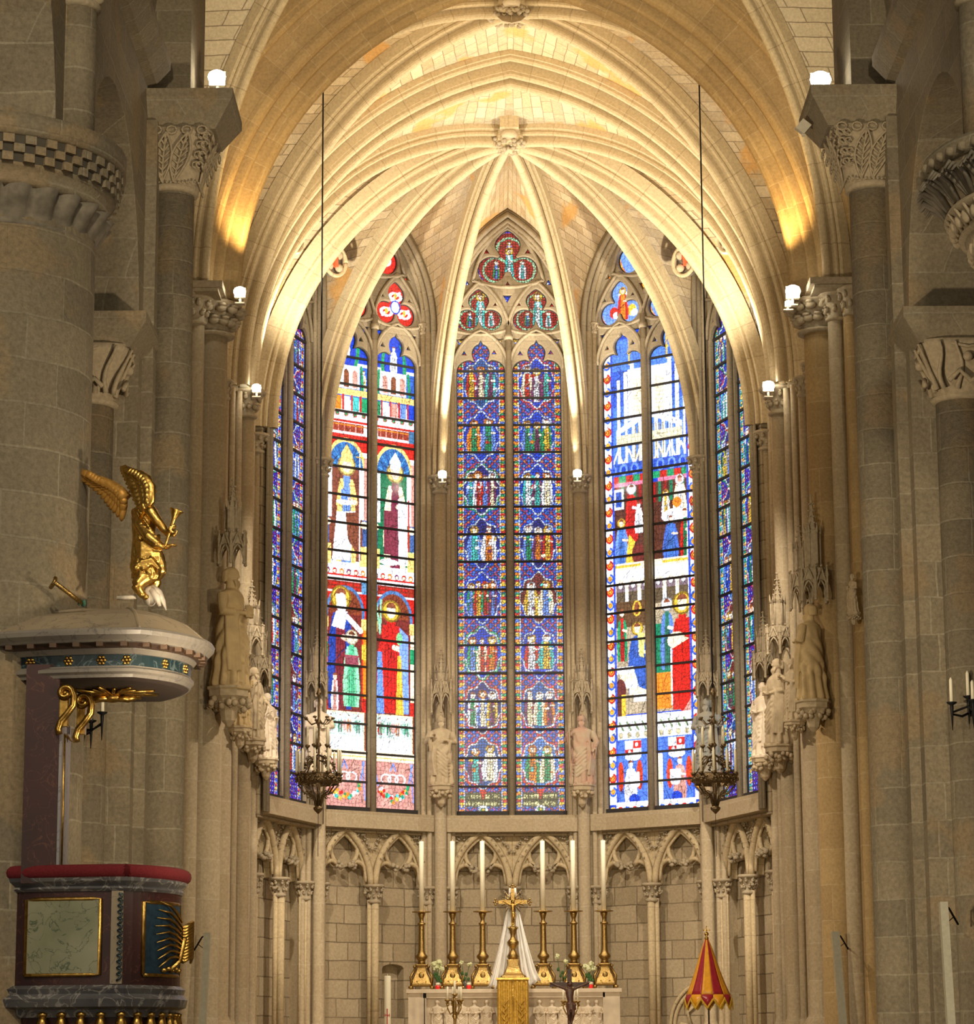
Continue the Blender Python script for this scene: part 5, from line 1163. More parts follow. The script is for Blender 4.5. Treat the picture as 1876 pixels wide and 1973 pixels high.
# ------------------------------------------------------------------ chandeliers
M['bronze'] = plain('aged_gilt_bronze', (.24, .17, .09), .45, .9, bump=.4, scale=50, c2=(.12, .085, .05))
def chandelier(x, lab):
    p = at(x, 1560, 39.6); Zc = lambda y: at(x, y, 39.6).z-p.z
    c = empty('chandelier', p, lab, 'chandelier')
    mb = MB(); mb.lathe([(.01, -.06), (.07, 0), (.075, .03), (.03, .06), (.02, Zc(1520)), (.04, Zc(1500)), (.018, Zc(1490)), (.018, Zc(1440)), (.045, Zc(1436)), (.018, Zc(1430)), (.016, Zc(1395)), (.05, Zc(1392)), (.02, Zc(1385)), (.02, Zc(1340)), (.045, Zc(1337)), (.01, Zc(1325))], (0, 0, 0), 14); mb.build('stem', M['bronze'], c, world=False)
    R = .30; zr = Zc(1512); zt = Zc(1492)
    mb = MB(); mb.lathe([(R*.93, zr), (R, zr), (R*1.03, zt-.02), (R*.96, zt), (R*.93, zr)], (0, 0, 0), 40, caps=False)
    for k in range(24): a = 2*pi*k/24; leafball(mb, (R*1.04*cos(a), R*1.04*sin(a), (zr+zt)/2), .045, 5)
    mb.build('crown_ring', M['bronze'], c, world=False)
    mb = MB()
    for k in range(8):
        a = 2*pi*k/8; e = Vector((cos(a), sin(a), 0)); mb.tube([e*.03+Vector((0, 0, .03)), e*.08+Vector((0, 0, .2)), e*.2+Vector((0, 0, zr-.12)), e*R+Vector((0, 0, zr))], .013, 6)
        q = e*.16+Vector((0, 0, .22)); mb.tube([q+e*(.05*cos(t))+Vector((0, 0, .05*sin(t))) for t in [i*.7 for i in range(8)]], .008, 5)
        mb.tube([e*.02+Vector((0, 0, Zc(1455))), e*.14+Vector((0, 0, Zc(1462))), e*(R-.02)+Vector((0, 0, zt))], .010, 5)
    mb.build('scroll_bracket', M['bronze'], c, world=False)
    def cand(R, z, h, n, ph):
        for k in range(n):
            a = 2*pi*k/n+ph; x_, y_ = R*cos(a), R*sin(a)
            m1 = MB(); m1.tube([(x_*.75, y_*.75, z-.09), (x_*.95, y_*.95, z-.10), (x_, y_, z-.03)], .010, 5); m1.lathe([(.006, -.05), (.035, -.02), (.04, 0), (.018, .01), (.018, .04)], (x_, y_, z), 10); cp = m1.build('candle_cup', M['bronze'], c, world=False)
            m2 = MB(); m2.lathe([(.019, 0), (.019, h*.86), (.013, h*.93), (.004, h)], (x_, y_, z+.01), 10); m2.build('candle', M['wax'], cp, world=False)
    cand(R*1.08, Zc(1490), .34, 10, .2); cand(R*.55, Zc(1436), .27, 5, .6)
    mb = MB()
    for k in range(7):
        a = 2*pi*k/7; e = Vector((cos(a), sin(a), 0)); z = Zc(1392); mb.tube([e*.02+Vector((0, 0, z)), e*.12+Vector((0, 0, z-.03)), e*.2+Vector((0, 0, z+.05))], .008, 5); mb.ball(e*.21+Vector((0, 0, z+.06)), (.035, .035, .02), 1)
    mb.build('leaf_crown', M['bronze'], c, world=False); mb = MB()
    for k in range(7):
        a = 2*pi*k/7; e = Vector((cos(a), sin(a), 0)); z = Zc(1465); mb.tube([e*.01+Vector((0, 0, z)), e*.15+Vector((0, 0, z-.03)), e*.22+Vector((0, 0, Zc(1475)))], .008, 5); mb.tube([e*.15+e*.05*cos(t)+Vector((0, 0, z+.06*sin(t))) for t in [i*.7 for i in range(9)]], .008, 5)
        for g in (-1, 1): leafball(mb, e*.22+Vector((0, 0, Zc(1475)+g*.03)), .03, 4)
    mb.build('leaf_scroll', M['bronze'], c, world=False)
    mb = MB(); mb.tube([(0, 0, Zc(1335)), (0, 0, EYE+15.8-p.z)], .012, 6); mb.build('cable', M['iron'], c, world=False)
    mb = MB(); mb.tube([(0, 0, -.05), (0, 0, Zc(1650))], .004, 5); mb.build('pull_cord', M['iron'], c, world=False)
chandelier(613, 'gilt candle chandelier hanging before the left gold and white window'); chandelier(1378, 'gilt candle chandelier hanging before the rosette-bordered right window')
# ------------------------------------------------------------------ altar
YA = 43.5
AX = lambda x, y=1900, Y=YA: at(x, y, Y)
ztop = AX(983, 1905).z
al = empty('altar', (AX(990).x, YA+.4, FLOORZ), 'pale carved stone altar with a row of relief angels on its front', 'altar')
x0, x1 = AX(785).x, AX(1195).x; cxa = (x0+x1)/2
mb = MB(); mb.box((cxa, YA+.45, ztop-.03), (x1-x0+.04, .9, .06)); mb.build('altar_top', M['altar'], al)
mb = MB(); mb.box((cxa, YA+.5, (ztop+FLOORZ)/2-.03), (x1-x0-.02, .74, ztop-FLOORZ-.06))
xi0, xi1 = AX(822).x, AX(1160).x; zi = AX(983, 1922).z
for a, b in (((x0+xi0)/2, xi0-x0), ((xi1+x1)/2, x1-xi1)): mb.box((a, YA+.1, (ztop-.06+FLOORZ)/2), (b-.02, .12, ztop-.06-FLOORZ))
mb.box((cxa, YA+.1, (ztop-.06+zi)/2), (xi1-xi0+.1, .12, ztop-.06-zi)); mb.box((cxa, YA+.1, FLOORZ+.12), (xi1-xi0, .12, .24)); mb.build('altar_block', M['altar'], al)
mb = MB(); mb.box((x0+.27, YA+.03, (ztop+FLOORZ)/2-.1), (.012, .02, 1.0)); mb.build('joint_strip', M['iron'], al)
for i, x in enumerate((842, 868, 890, 914, 938, 1040, 1064, 1088, 1112, 1134, 1150)):
    f = AX(x, 1990); h = AX(x, 1926).z-f.z; o = mesh_obj('relief_figure', statue_mesh(2+i % 4 if i % 4 != 3 else 4, i % 4 < 2, {2: 0, 3: 2, 4: 1}[2+i % 4 if i % 4 != 3 else 4], 0) if False else statue_mesh([4, 6, 7][i % 3], False, {4: 1, 6: 0, 7: 1}[[4, 6, 7][i % 3]]), M['altar'], al)
    o.location = (f.x-al.location.x, YA+.08-al.location.y, f.z-al.location.z); o.scale = (h*1.25, h*1.0, h); o.rotation_euler = (0, 0, (i % 3-1)*.4)
M['goldcloth'] = plain('gold_brocade', (.62, .38, .06), .45, .35, bump=.5, scale=24, c2=(.42, .24, .03))
tb = empty('tabernacle', (AX(988).x, 43.25, AX(988, 2000).z), 'tabernacle veiled in gold brocade curtains in front of the altar', 'tabernacle')
xa, xb = AX(958, 1930, 43.1).x, AX(1018, 1930, 43.1).x; zt_ = AX(988, 1887, 43.1).z; zb_ = zt_-1.0
mb = MB(); rg = []
for z in (zb_, zb_+.3, zt_-.05, zt_):
    pts = []
    for i in range(41): t = i/40; x = xa+(xb-xa)*t; pts.append((x, 43.05-.018*abs(sin(t*pi*7))-(.02 if z < zt_-.1 else 0), z))
    rg.append(pts+[(xb, 43.42, z), (xa, 43.42, z)])
mb.loft(rg); mb.build('veil', M['goldcloth'], tb)
mb = MB(); mb.box(((xa+xb)/2, 43.23, zt_+.01), (xb-xa+.03, .42, .03)); mb.tube([((xa+xb)/2, 43.02, zb_), ((xa+xb)/2, 43.02, zt_)], .008, 5)
for s in (-1, 1):
    c_ = (xa+xb)/2+s*.13
    for k in range(9): mb.tube([(c_+s*.0, 43.015, zb_+.2+k*.05), (c_+((-1)**k)*.05, 43.005, zb_+.26+k*.05), (c_+((-1)**k)*.07, 43.01, zb_+.31+k*.05)], .006, 5)
mb.build('braid', M['gold'], tb)
# six candlesticks
def candlestick():
    c = empty('candlestick', (0, 0, 0)); mb = MB()
    def sq(z, r, rr=.2): return [(r*math.copysign(abs(cos(a))**rr, cos(a)), r*math.copysign(abs(sin(a))**rr, sin(a)), z) for a in [2*pi*i/24 for i in range(24)]]
    mb.loft([sq(z, r) for z, r in ((.05, .185), (.10, .18), (.12, .165), (.20, .13), (.30, .085), (.36, .075), (.38, .10), (.40, .10))])
    for s in (-1, 1):
        for t in (-1, 1): mb.ball((s*.17, t*.17, .03), (.04, .04, .03), 2); mb.tube([(s*.15, t*.15, .08), (s*.17, t*.17, .2), (s*.10, t*.10, .33)], [.03, .02, .02], 6); mb.ball((s*.11, t*.11, .36), .028, 1)
    mb.ball((0, -.13, .22), (.045, .02, .05), 2); mb.tube([(-.08, -.16, .12), (0, -.16, .08), (.08, -.16, .12)], .015, 5); mb.build('base', M['brass'], c, world=False)
    mb = MB(); mb.lathe([(.07, .40), (.055, .44), (.06, .46), (.095, .50), (.098, .53), (.06, .57), (.058, .60), (.05, .62), (.047, 1.0), (.05, 1.02), (.065, 1.03), (.065, 1.05), (.04, 1.06), (.03, 1.10), (.035, 1.12), (.055, 1.18), (.06, 1.21)], (0, 0, 0), 24, fn=lambda a, z: 1+.05*abs(sin(6*a)) if .6 < z < 1.0 else 1); mb.build('stem', M['brass'], c, world=False)
    mb = MB(); mb.lathe([(.06, 1.21), (.155, 1.225), (.155, 1.235), (.03, 1.235)], (0, 0, 0), 24); mb.build('drip_pan', M['brass'], c, world=False)
    mb = MB(); mb.lathe([(.040, 1.235), (.038, 2.355), (.034, 2.36)], (0, 0, 0), 20); mb.tube([(0, 0, 2.36), (0, 0, 2.385)], .003, 4); mb.build('candle', M['wax'], c, world=False)
    return c
cs = candlestick()
xs = (812, 872, 930, 1047, 1106, 1165)
for i, x in enumerate(xs):
    o = cs if i == 0 else copy_tree(cs); p = AX(x, 1880, YA+.3); o.location = (p.x, YA+.3, ztop)
    tag(o, 'tall brass candlestick with a white candle, %s' % ['leftmost on the altar', 'second from the left on the altar', 'just left of the white drape', 'just right of the white drape', 'second from the right on the altar', 'rightmost on the altar'][i], 'candlestick', 'six tall altar candlesticks')
# corpus
def corpus_mesh():
    mb = MB()
    mb.loft([[(rx*cos(a)+ox, ry*sin(a), z) for a in [2*pi*i/20 for i in range(20)]] for z, rx, ry, ox in ((.42, .055, .045, .02), (.47, .075, .055, .02), (.55, .06, .045, .01), (.64, .072, .05, 0), (.74, .085, .052, 0), (.80, .09, .045, 0), (.83, .05, .035, 0), (.87, .03, .03, 0))])
    mb.ball((.012, -.03, .90), (.038, .042, .05), 2); mb.tube([(.012, -.07, .90), (.012, -.078, .885)], .008, 5)
    for s in (-1, 1):
        mb.tube([(s*.08, 0, .80), (s*.21, -.01, .86), (s*.26, -.01, .88), (s*.36, 0, .93)], [.032, .024, .022, .015], 8); hand(mb, (s*.36, 0, .93), (s, 0, .3), .9)
        mb.tube([(s*.04+.02, -.01, .45), (s*.045+.02, -.05, .26), (s*.03+.01, -.01, .14), (s*.012, -.03, .03)], [.045, .034, .026, .016], 8); mb.tube([(s*.012, -.03, .03), (s*.015, -.06, -.01)], [.018, .014], 6)
        for i in range(5): mb.tube([(s*.01, -.07, hz_), (s*.05, -.075, hz_+.1)], .005, 4) if False else None
        mb.tube([(s*.03, -.04, .92), (s*.04, -.02, .86), (s*.035, -.02, .82)], .012, 5)
    mb.loft([[((rx+.006*sin(7*a))*cos(a)+.02, (ry+.006*sin(9*a))*sin(a)-.005, z) for a in [2*pi*i/28 for i in range(28)]] for z, rx, ry in ((.36, .085, .07), (.42, .085, .065), (.50, .08, .06))])
    mb.ball((.09, -.03, .47), .03, 1); mb.tube([(.10, -.03, .46), (.12, -.03, .36)], [.02, .008], 6); mb.tube([(-.03, -.04, .955), (.05, -.04, .955)], .012, 5)
    return fuse(mb, .008, 1)
CM = corpus_mesh()
kx = AX(988, 1800, YA).x; zb = AX(988, 1886, YA).z
cr = empty('altar_cross', (kx, YA, zb), 'gilt altar cross with rays and a small corpus, in front of the white drape', 'crucifix')
H_ = lambda y: AX(988, y, YA).z-zb
mb = MB()
def sq(z, r, rr=.2): return [(r*math.copysign(abs(cos(a))**rr, cos(a)), r*math.copysign(abs(sin(a))**rr, sin(a)), z) for a in [2*pi*i/24 for i in range(24)]]
mb.loft([sq(z, r) for z, r in ((0, .21), (.04, .2), (.06, .17), (.12, .13), (.22, .095), (.28, .10), (.30, .10), (.31, .08))])
mb.lathe([(.08, .31), (.10, .35), (.06, .42), (.035, .46), (.05, .48), (.09, .54), (.095, .58), (.05, .63), (.03, .67), (.055, .72), (.06, .76), (.08, .80), (.05, .82), (.02, .84)], (0, 0, 0), 24)
for s in (-1, 1): mb.ball((s*.16, -.1, .02), .045, 1); mb.ball((s*.06, -.03, .80), .025, 1)
mb.build('foot', M['brass'], cr, world=False)
zt = H_(1712); za = H_(1738); mb = MB(); mb.box((0, 0, (zt+.82)/2), (.055, .03, zt-.82)); mb.box((0, 0, za), (.46, .03, .06))
for c_, d_ in (((0, 0, zt), 0), ((-.24, 0, za), 1), ((.24, 0, za), 2)):
    for k in range(3):
        a = [pi/2, pi, 0][d_]+(k-1)*.9; mb.tube([c_, Vector(c_)+Vector((.045*cos(a), 0, .045*sin(a)))], .012, 5); mb.ball(Vector(c_)+Vector((.055*cos(a), 0, .055*sin(a))), .022, 1)
for k in range(20): a = 2*pi*k/20; L = .19 if k % 2 else .16; mb.tube([(.03*cos(a), .01, za+.03*sin(a)), (L*cos(a), .01, za+L*sin(a))], [.016, .006], 5)
mb.box((0, -.02, za+.12), (.06, .01, .035)); mb.build('cross', M['brass'], cr, world=False)
o = mesh_obj('corpus', CM.copy(), M['gold'], cr); o.scale = (.40, .45, .42); o.location = (0, -.04, za-.385)
# white drape
dr = empty('drape', (kx, YA+.1, zb), 'white satin cloth draped over the altar cross and spreading to both sides', 'cloth')
for s in (-1, 1):
    g = MB(); rg = []; nv = 30; nu = 40
    for j in range(nv+1):
        t = j/nv; y = 1710+(1898-1710)*t; zz = AX(988, y, YA).z
        xi = .0+ .10*t**1.2+.02*t; xo = .055+.36*t**1.35+(.03*max(0, t-.85)/.15 if s > 0 else 0); pts = []
        for i in range(nu+1):
            q = i/nu; x = xi+(xo-xi)*q; f = (.012+.035*t)*sin(q*pi*6.5+1.2*t+s)+(.01+.02*t)*sin(q*pi*3+2*s); dz = -.05*q*t if s < 0 else .05*t*q*q
            pts.append((kx+s*x, YA+.12+f-.04*t*q, zz+dz+(.03*sin(q*9) if t > .96 else 0)))
        rg.append(pts)
    g.loft(rg, closed=False, caps=False); o = g.build('drape_panel', M['white'], dr, fix=False); so = o.modifiers.new('s', 'SOLIDIFY'); so.thickness = .008
# flowers, votive lights
M['leafgreen'] = plain('leaf_green', (.05, .13, .03), .7, c2=(.03, .08, .02)); M['petal'] = plain('pale_petals', (.72, .75, .50), .7, c2=(.62, .66, .35)); M['glassy'] = plain('clear_glass', (.8, .82, .8), .1, trans=.9)
M['redglass'] = plain('red_votive_glass', (.55, .02, .02), .2, emis=(1, .03, .02), es=.35)
def flowers(x, blooms, lab, Y=YA+.12, vase_h=.12):
    p = AX(x, 1903, Y); v = empty('flower_vase', (p.x, Y, ztop), lab, 'flowers')
    mb = MB(); mb.lathe([(.03, 0), (.035, .01), (.03, .06), (.04, vase_h)], (0, 0, 0), 12); mb.build('vase', M['glassy'], v, world=False)
    for bx, by, r in blooms:
        q = AX(bx, by, Y)-Vector((p.x, Y, ztop)); mb = MB(); mb.tube([(0, 0, .03), (q.x*.4, 0, q.z*.5), (q.x, q.y, q.z)], .005, 5)
        for k in range(2): mb.ball((q.x*.5+.02*(-1)**k, 0, q.z*(.4+.2*k)), (.025, .01, .035), 1)
        st = mb.build('stem', M['leafgreen'], v, world=False)
        mb = MB(); leafball(mb, q, r, 14); mb.build('bloom', M['petal'], v, world=False)
flowers(842, [(836, 1858, .05), (846, 1856, .055), (840, 1866, .05), (850, 1866, .04), (852, 1868, .035)], 'vase of cream blooms between the two leftmost candlesticks')
flowers(896, [(889, 1855, .035), (904, 1858, .04)], 'two pale green carnations left of the white drape')
flowers(1082, [(1073, 1843, .04), (1089, 1853, .04)], 'two tall pale carnations right of the white drape')
flowers(1135, [(1128, 1862, .045), (1138, 1858, .05), (1134, 1866, .05), (1144, 1866, .04)], 'vase of white blooms between the two rightmost candlesticks')
for x, lab in ((843, 'red votive light between the two leftmost candlesticks'), (903, 'red votive light left of the gold veil'), (1138, 'red votive light between the two rightmost candlesticks')):
    p = AX(x, 1900, YA+.02); v = empty('votive_light', (p.x, YA+.06, ztop), lab, 'votive candle', 'votive lights on the altar'); mb = MB(); mb.lathe([(.03, 0), (.035, .02), (.035, .06)], (0, 0, 0), 14); mb.build('red_glass_cup', M['redglass'], v, world=False); mb = MB(); mb.lathe([(.035, .06), (.035, .10), (.03, .10)], (0, 0, 0), 14); mb.build('wax_rim', M['wax'], v, world=False)
# small branched candelabra in front of the altar
def candelabrum(x, tops, lab, Y=41.0, foot=1990):
    p = at(x, foot, Y); c = empty('candelabrum', p, lab, 'candelabrum'); mb = MB(); zc = at(x, 1932, Y).z-p.z
    mb.lathe([(.10, -.5), (.08, -.45), (.02, -.4), (.02, zc-.25), (.04, zc-.2), (.02, zc-.15), (.03, zc-.05), (.015, zc+.03)], (0, 0, 0), 14)
    for i, (tx, ty, by) in enumerate(tops):
        q = at(tx, by, Y)-p; q.y += (i % 2)*.12-.05; mb.tube([(0, 0, zc-.12), (q.x*.6, q.y*.6, zc-.17), (q.x, q.y, zc-.08), (q.x, q.y, q.z)], .012, 6); mb.lathe([(.012, -.03), (.04, 0), (.045, .01), (.02, .015)], q, 10); leafball(mb, q+Vector((0, 0, -.05)), .03, 5)
    mb.build('branches', M['brass'], c, world=False)
    for i, (tx, ty, by) in enumerate(tops):
        q = at(tx, by, Y)-p; q.y += (i % 2)*.12-.05; h = at(tx, ty, Y).z-p.z-q.z; m2 = MB(); m2.lathe([(.017, 0), (.016, h), (.005, h+.01)], q, 10); m2.build('candle', M['wax'], c, world=False)
candelabrum(876, [(862, 1902, 1928), (872, 1902, 1928), (876, 1891, 1917), (884, 1902, 1928), (888, 1902, 1928)], 'gilt five-branched candelabrum in front of the altar, left of the gold veil')
candelabrum(1100, [(1085, 1908, 1930), (1092, 1906, 1930), (1106, 1908, 1930), (1113, 1906, 1930)], 'gilt candelabrum behind the dark wooden crucifix')
# dark wooden crucifix
M['darkwood'] = plain('dark_wood', (.07, .03, .022), .5, bump=.2, scale=12, c2=(.035, .016, .012)); M['corpuswood'] = plain('brown_wood_figure', (.12, .055, .035), .4, c2=(.07, .03, .02))
Yw = 39.0; p = at(1098, 1990, Yw); wc = empty('processional_crucifix', (p.x, Yw, p.z-1.2), 'dark wooden crucifix standing before the right half of the altar', 'crucifix')
zt = at(1096, 1867, Yw).z; za = at(1096, 1897, Yw).z
mb = MB(); mb.box((p.x, Yw, (zt+p.z-1.2)/2), (.065, .04, zt-p.z+1.2)); mb.box((p.x, Yw, za), (at(1138, 1900, Yw).x-at(1062, 1900, Yw).x, .04, .065)); mb.build('cross', M['darkwood'], wc)
o = mesh_obj('corpus', CM.copy(), M['corpuswood'], wc); sc_ = .66; o.scale = (sc_*1.1, sc_, sc_); o.location = (0, -.06, za-wc.location.z-.93*sc_+.02)
# paschal candle
M['redwax'] = plain('red_wax', (.5, .03, .03), .5)
Yp = 40.0; p = at(746, 1995, Yp); pc = empty('paschal_candle', (p.x, Yp, p.z-1), 'thick tall ivory candle with a red cross, left of the altar', 'candle')
h = at(747, 1880, Yp).z-pc.location.z; mb = MB(); mb.lathe([(.052, 0), (.05, h-.01), (.04, h)], (0, 0, 0), 24); mb.tube([(0, 0, h), (0, 0, h+.02)], .004, 4); mb.build('candle', M['wax'], pc, world=False)
mb = MB(); z = at(746, 1956, Yp).z-pc.location.z; mb.box((0, -.052, z-.05), (.014, .01, .24)); mb.box((0, -.050, z), (.075, .012, .012)); mb.ball((0, -.052, z+.08), (.01, .006, .015), 1)
for s in (-1, 1): mb.box((s*.034, -.036, z), (.006, .012, .05))
mb.build('red_cross', M['redwax'], pc, world=False)
# striped ceremonial umbrella
M['ured'] = plain('crimson_satin', (.36, .02, .035), .35, c2=(.28, .015, .03)); M['uyel'] = plain('golden_yellow_satin', (.80, .38, .02), .35, c2=(.70, .32, .02)); M['fringe'] = plain('yellow_fringe', (.75, .48, .05), .8, bump=.6, scale=60)
Yu = 41.5; pu = at(1366, 1990, Yu); um = empty('ceremonial_umbrella', (pu.x, Yu, pu.z-1.2), 'half-closed umbrella striped crimson and yellow with a gold cross on top', 'umbrella')
U = lambda y: at(1364, y, Yu).z; zc0, zc1 = U(1918), U(1808); rb = .325; NG = 12
ux = lambda t: pu.x+(at(1361, 1808, Yu).x-pu.x)*t
for gidx in range(NG):
    mb = MB(); rg = []
    for j in range(13):
        t = j/12; z = zc0+(zc1-zc0)*t; r = rb*(1-t)**.92*(1-.10*sin(pi*t))+.022; pts = []
        for i in range(5): q = i/4; a = 2*pi*(gidx+q)/NG+.13; rr = r*(1-.05*sin(pi*q)); pts.append((ux(t)+rr*cos(a), Yu+rr*sin(a), z))
        rg.append(pts)
    mb.loft(rg, closed=False, caps=False); o = mb.build('canopy_gore', M['ured' if gidx % 2 else 'uyel'], um, fix=False); so = o.modifiers.new('s', 'SOLIDIFY'); so.thickness = .006
    mb = MB(); a0 = 2*pi*gidx/NG+.13; a1 = a0+2*pi/NG; zb = U(1941); P = []
    for q in range(9): t = q/8; a = a0+(a1-a0)*t; P.append((a, zb+(zc0-zb)*abs(2*t-1)*.75))
    top = [(pu.x+rb*1.05*cos(a), Yu+rb*1.05*sin(a), zc0+.01) for a, z in P]; bot = [(pu.x+rb*1.1*cos(a), Yu+rb*1.1*sin(a), z) for a, z in P]
    mb.loft([bot, top], closed=False, caps=False); o = mb.build('valance_flap', M['uyel' if gidx % 2 else 'ured'], um, fix=False); so = o.modifiers.new('s', 'SOLIDIFY'); so.thickness = .006
    mb = MB()
    for q in range(16): t = q/16; a = a0+(a1-a0)*t; z = zb+(zc0-zb)*abs(2*t-1)*.75; mb.tube([(pu.x+rb*1.11*cos(a), Yu+rb*1.11*sin(a), z+.01), (pu.x+rb*1.13*cos(a), Yu+rb*1.13*sin(a), z-.04)], .007, 4)
    mb.build('fringe', M['fringe'], um)
mb = MB(); xt = ux(1); mb.tube([(pu.x, Yu, pu.z-1.2), (pu.x, Yu, zc0), (xt, Yu, zc1+.02)], .014, 8); mb.build('pole', M['darkwood'], um)
mb = MB(); mb.lathe([(.03, 0), (.032, .03), (.012, .05), (.035, .08), (.03, .10), (.01, .12)], (xt, Yu, zc1-.02), 12); zc = U(1795); mb.box((xt, Yu, zc), (.014, .014, .14)); mb.box((xt, Yu, zc+.02), (.085, .014, .014))
for s in (-1, 1): mb.ball((xt+s*.045, Yu, zc+.02), .012, 1)
mb.ball((xt, Yu, zc+.075), .012, 1); mb.build('finial_cross', M['gold'], um)
# blind niche arch low on the wall right of the altar
A_, B_ = vtx(0, 1), vtx(1, 1); mid_ = (A_+B_)/2; f4 = Frame((mid_.x, mid_.y, 0), atan2(B_.y-A_.y, B_.x-A_.x)); u0_, z0_ = hit(f4, -.36, 1352, 1973); zt_ = hit(f4, -.36, 1352, 1888)[1]; hw_ = u0_-hit(f4, -.36, 1292, 1973)[0]
na = empty('niche_arch', f4(u0_, -.36, FLOORZ), 'low carved niche arch on the wall behind the striped umbrella', 'niche'); mb = MB()
for g_ in (0, .09): mb.tube([f4(u0_+x_, -.35, z_) for x_, z_ in [(-hw_+g_, FLOORZ+.1)]+pointed(hw_-g_, z0_-.05, zt_-z0_-g_, 10)+[(hw_-g_, FLOORZ+.1)]], .035, 8)
mb.build('arch_moulding', M['rib'], na); mb = MB()
for s in (-1, 1): mb.tube([f4(u0_+s*(hw_-.1), -.34, z0_-.25), f4(u0_+s*(hw_*.62), -.33, z0_+.02), f4(u0_+s*hw_*.3, -.33, z0_-.05)], .03, 6); mb.tube([f4(u0_+s*hw_*.3, -.33, z0_-.05), f4(u0_+s*hw_*.42, -.33, z0_+.22), f4(u0_, -.33, z0_+.42)], .03, 6)
mb.build('cusping', M['rib'], na)
# iron wall candelabra on the arcade columns
def iron(x0, y0, pts, Y, lab):
    p = at(x0, y0, Y); c = empty('wall_candelabrum', p, lab, 'candelabrum'); mb = MB()
    prev = p+Vector((0, .25, 0))
    for cx_, cyt, cyb, dy in pts:
        q = at(cx_, cyb, Y+dy); mb.tube([prev, prev.lerp(q, .5)+Vector((0, 0, -.10)), q+Vector((0, 0, -.12)), q], .014, 6); mb.lathe([(.004, -.30), (.02, -.05), (.02, -.02), (.055, 0), (.06, .012), (.02, .015)], q, 12)
    mb.tube([at(a[0], a[2]+18, Y+a[3]) for a in pts], .012, 6); mb.build('bracket', M['iron'], c)
    for cx_, cyt, cyb, dy in pts: q = at(cx_, cyb, Y+dy); h = at(cx_, cyt, Y+dy).z-q.z; m2 = MB(); m2.lathe([(.022, .01), (.020, h*.9), (.006, h)], q, 12); m2.build('candle', M['wax'], c)
iron(1880, 1365, [(1833, 1305, 1355, 0), (1865, 1292, 1343, .2), (1874, 1310, 1350, -.2)], 29.6, 'black iron candle bracket at the right edge of the picture')
iron(150, 1400, [(197, 1348, 1374, 0), (176, 1340, 1390, .15), (158, 1345, 1396, .1)], 29.6, 'black iron candle bracket seen behind the pulpit')
# slim beige column loudspeakers
M['beige'] = plain('beige_metal', (.42, .40, .31), .5)
for x0_, x1_, y0_, xb, Y, lab in ((393, 406, 1797, -10, 37.6, 'slim beige column speaker on the left front pier'), (1602, 1616, 1795, 16, 37.6, 'slim beige column speaker on the right front pier'), (1809, 1824, 1738, 16, 29.3, 'taller slim beige column speaker on the right crossing column')):
    a, b = at(x0_, y0_, Y), at(x1_, y0_, Y); bt = at((x0_+x1_)/2+xb, 1990, Y-.12); w_ = b.x-a.x; c = (a+b)/2
    t = empty('column_speaker', bt, lab, 'loudspeaker'); mb = MB(); mb.loft([[(q.x+i*w_/2, q.y+j*.06, q.z) for i, j in ((-1, -1), (1, -1), (1, 1), (-1, 1))] for q in (bt, c)], smooth=False); mb.build('speaker_body', M['beige'], t)
    s = 1 if x0_ < 900 else 1; sg = -1 if x0_ < 900 else 1
    mb = MB(); mb.tube([c+Vector((0, .05, -.02)), c+Vector((sg*.1, .25, -.05)), c+Vector((sg*.22, .4, -.22))], .012, 6); mb.tube([c+Vector((0, .06, -.1)), c+Vector((sg*.08, .2, -.2)), c+Vector((sg*.15, .3, -.15))], .006, 5); mb.build('bracket', M['iron'], t)
# ------------------------------------------------------------------ pulpit on the left pier
M['redmarble'] = marble('dark_red_marble', (.045, .012, .012), (.028, .009, .010), (.11, .04, .025), 3.5, .45, .48, .50)
M['bluemarble'] = marble('blue_green_marble', (.02, .045, .055), (.012, .025, .035), (.10, .14, .15), 4, .3)
M['greymarble'] = marble('grey_marble', (.13, .13, .135), (.07, .07, .08), (.30, .29, .28), 4, .3)
M['lightmarble'] = marble('veined_pale_marble', (.34, .275, .19), (.27, .22, .155), (.14, .12, .10), 2.2, .5, .485, .505)
M['greenmarble'] = marble('painted_green_marble', (.20, .215, .13), (.30, .30, .21), (.05, .08, .045), 4, .35, .47, .50)
M['velvet'] = plain('crimson_velvet', (.15, .012, .018), .95, bump=.2, scale=50, c2=(.12, .008, .012))
M['bluepanel'] = plain('dark_blue_panel', (.018, .05, .085), .4, c2=(.012, .03, .055))
PC = at(201, 1500, 24.9); PX, PY = PC.x, PC.y
CX = at(211, 1290, 24.9).x
PLAN = [(-.77, -.74), (.345, -.95), (.77, -.05), (.45, .70), (-.77, .70)]
BUL = [.06, .13, .05, 0, 0]
def plan(k, off=0.0, cx=PX, n=12):
    P = []; L = len(PLAN)
    for e in range(L):
        a, b = Vector(PLAN[e])*k, Vector(PLAN[(e+1) % L])*k; d = (b-a); nn = Vector((d.y, -d.x)).normalized()
        for i in range(n):
            t = i/n; q = a.lerp(b, t)+nn*(BUL[e]*k*4*t*(1-t)+off); P.append((cx+q.x, PY+q.y))
    return P
def face(e, t, off, z, k=1.0, cx=PX):
    a, b = Vector(PLAN[e])*k, Vector(PLAN[(e+1) % 5])*k; d = b-a; nn = Vector((d.y, -d.x)).normalized(); q = a.lerp(b, t)+nn*(BUL[e]*k*4*t*(1-t)+off); return Vector((cx+q.x, PY+q.y, z))
ZP = lambda y: at(150, y, 24.0).z
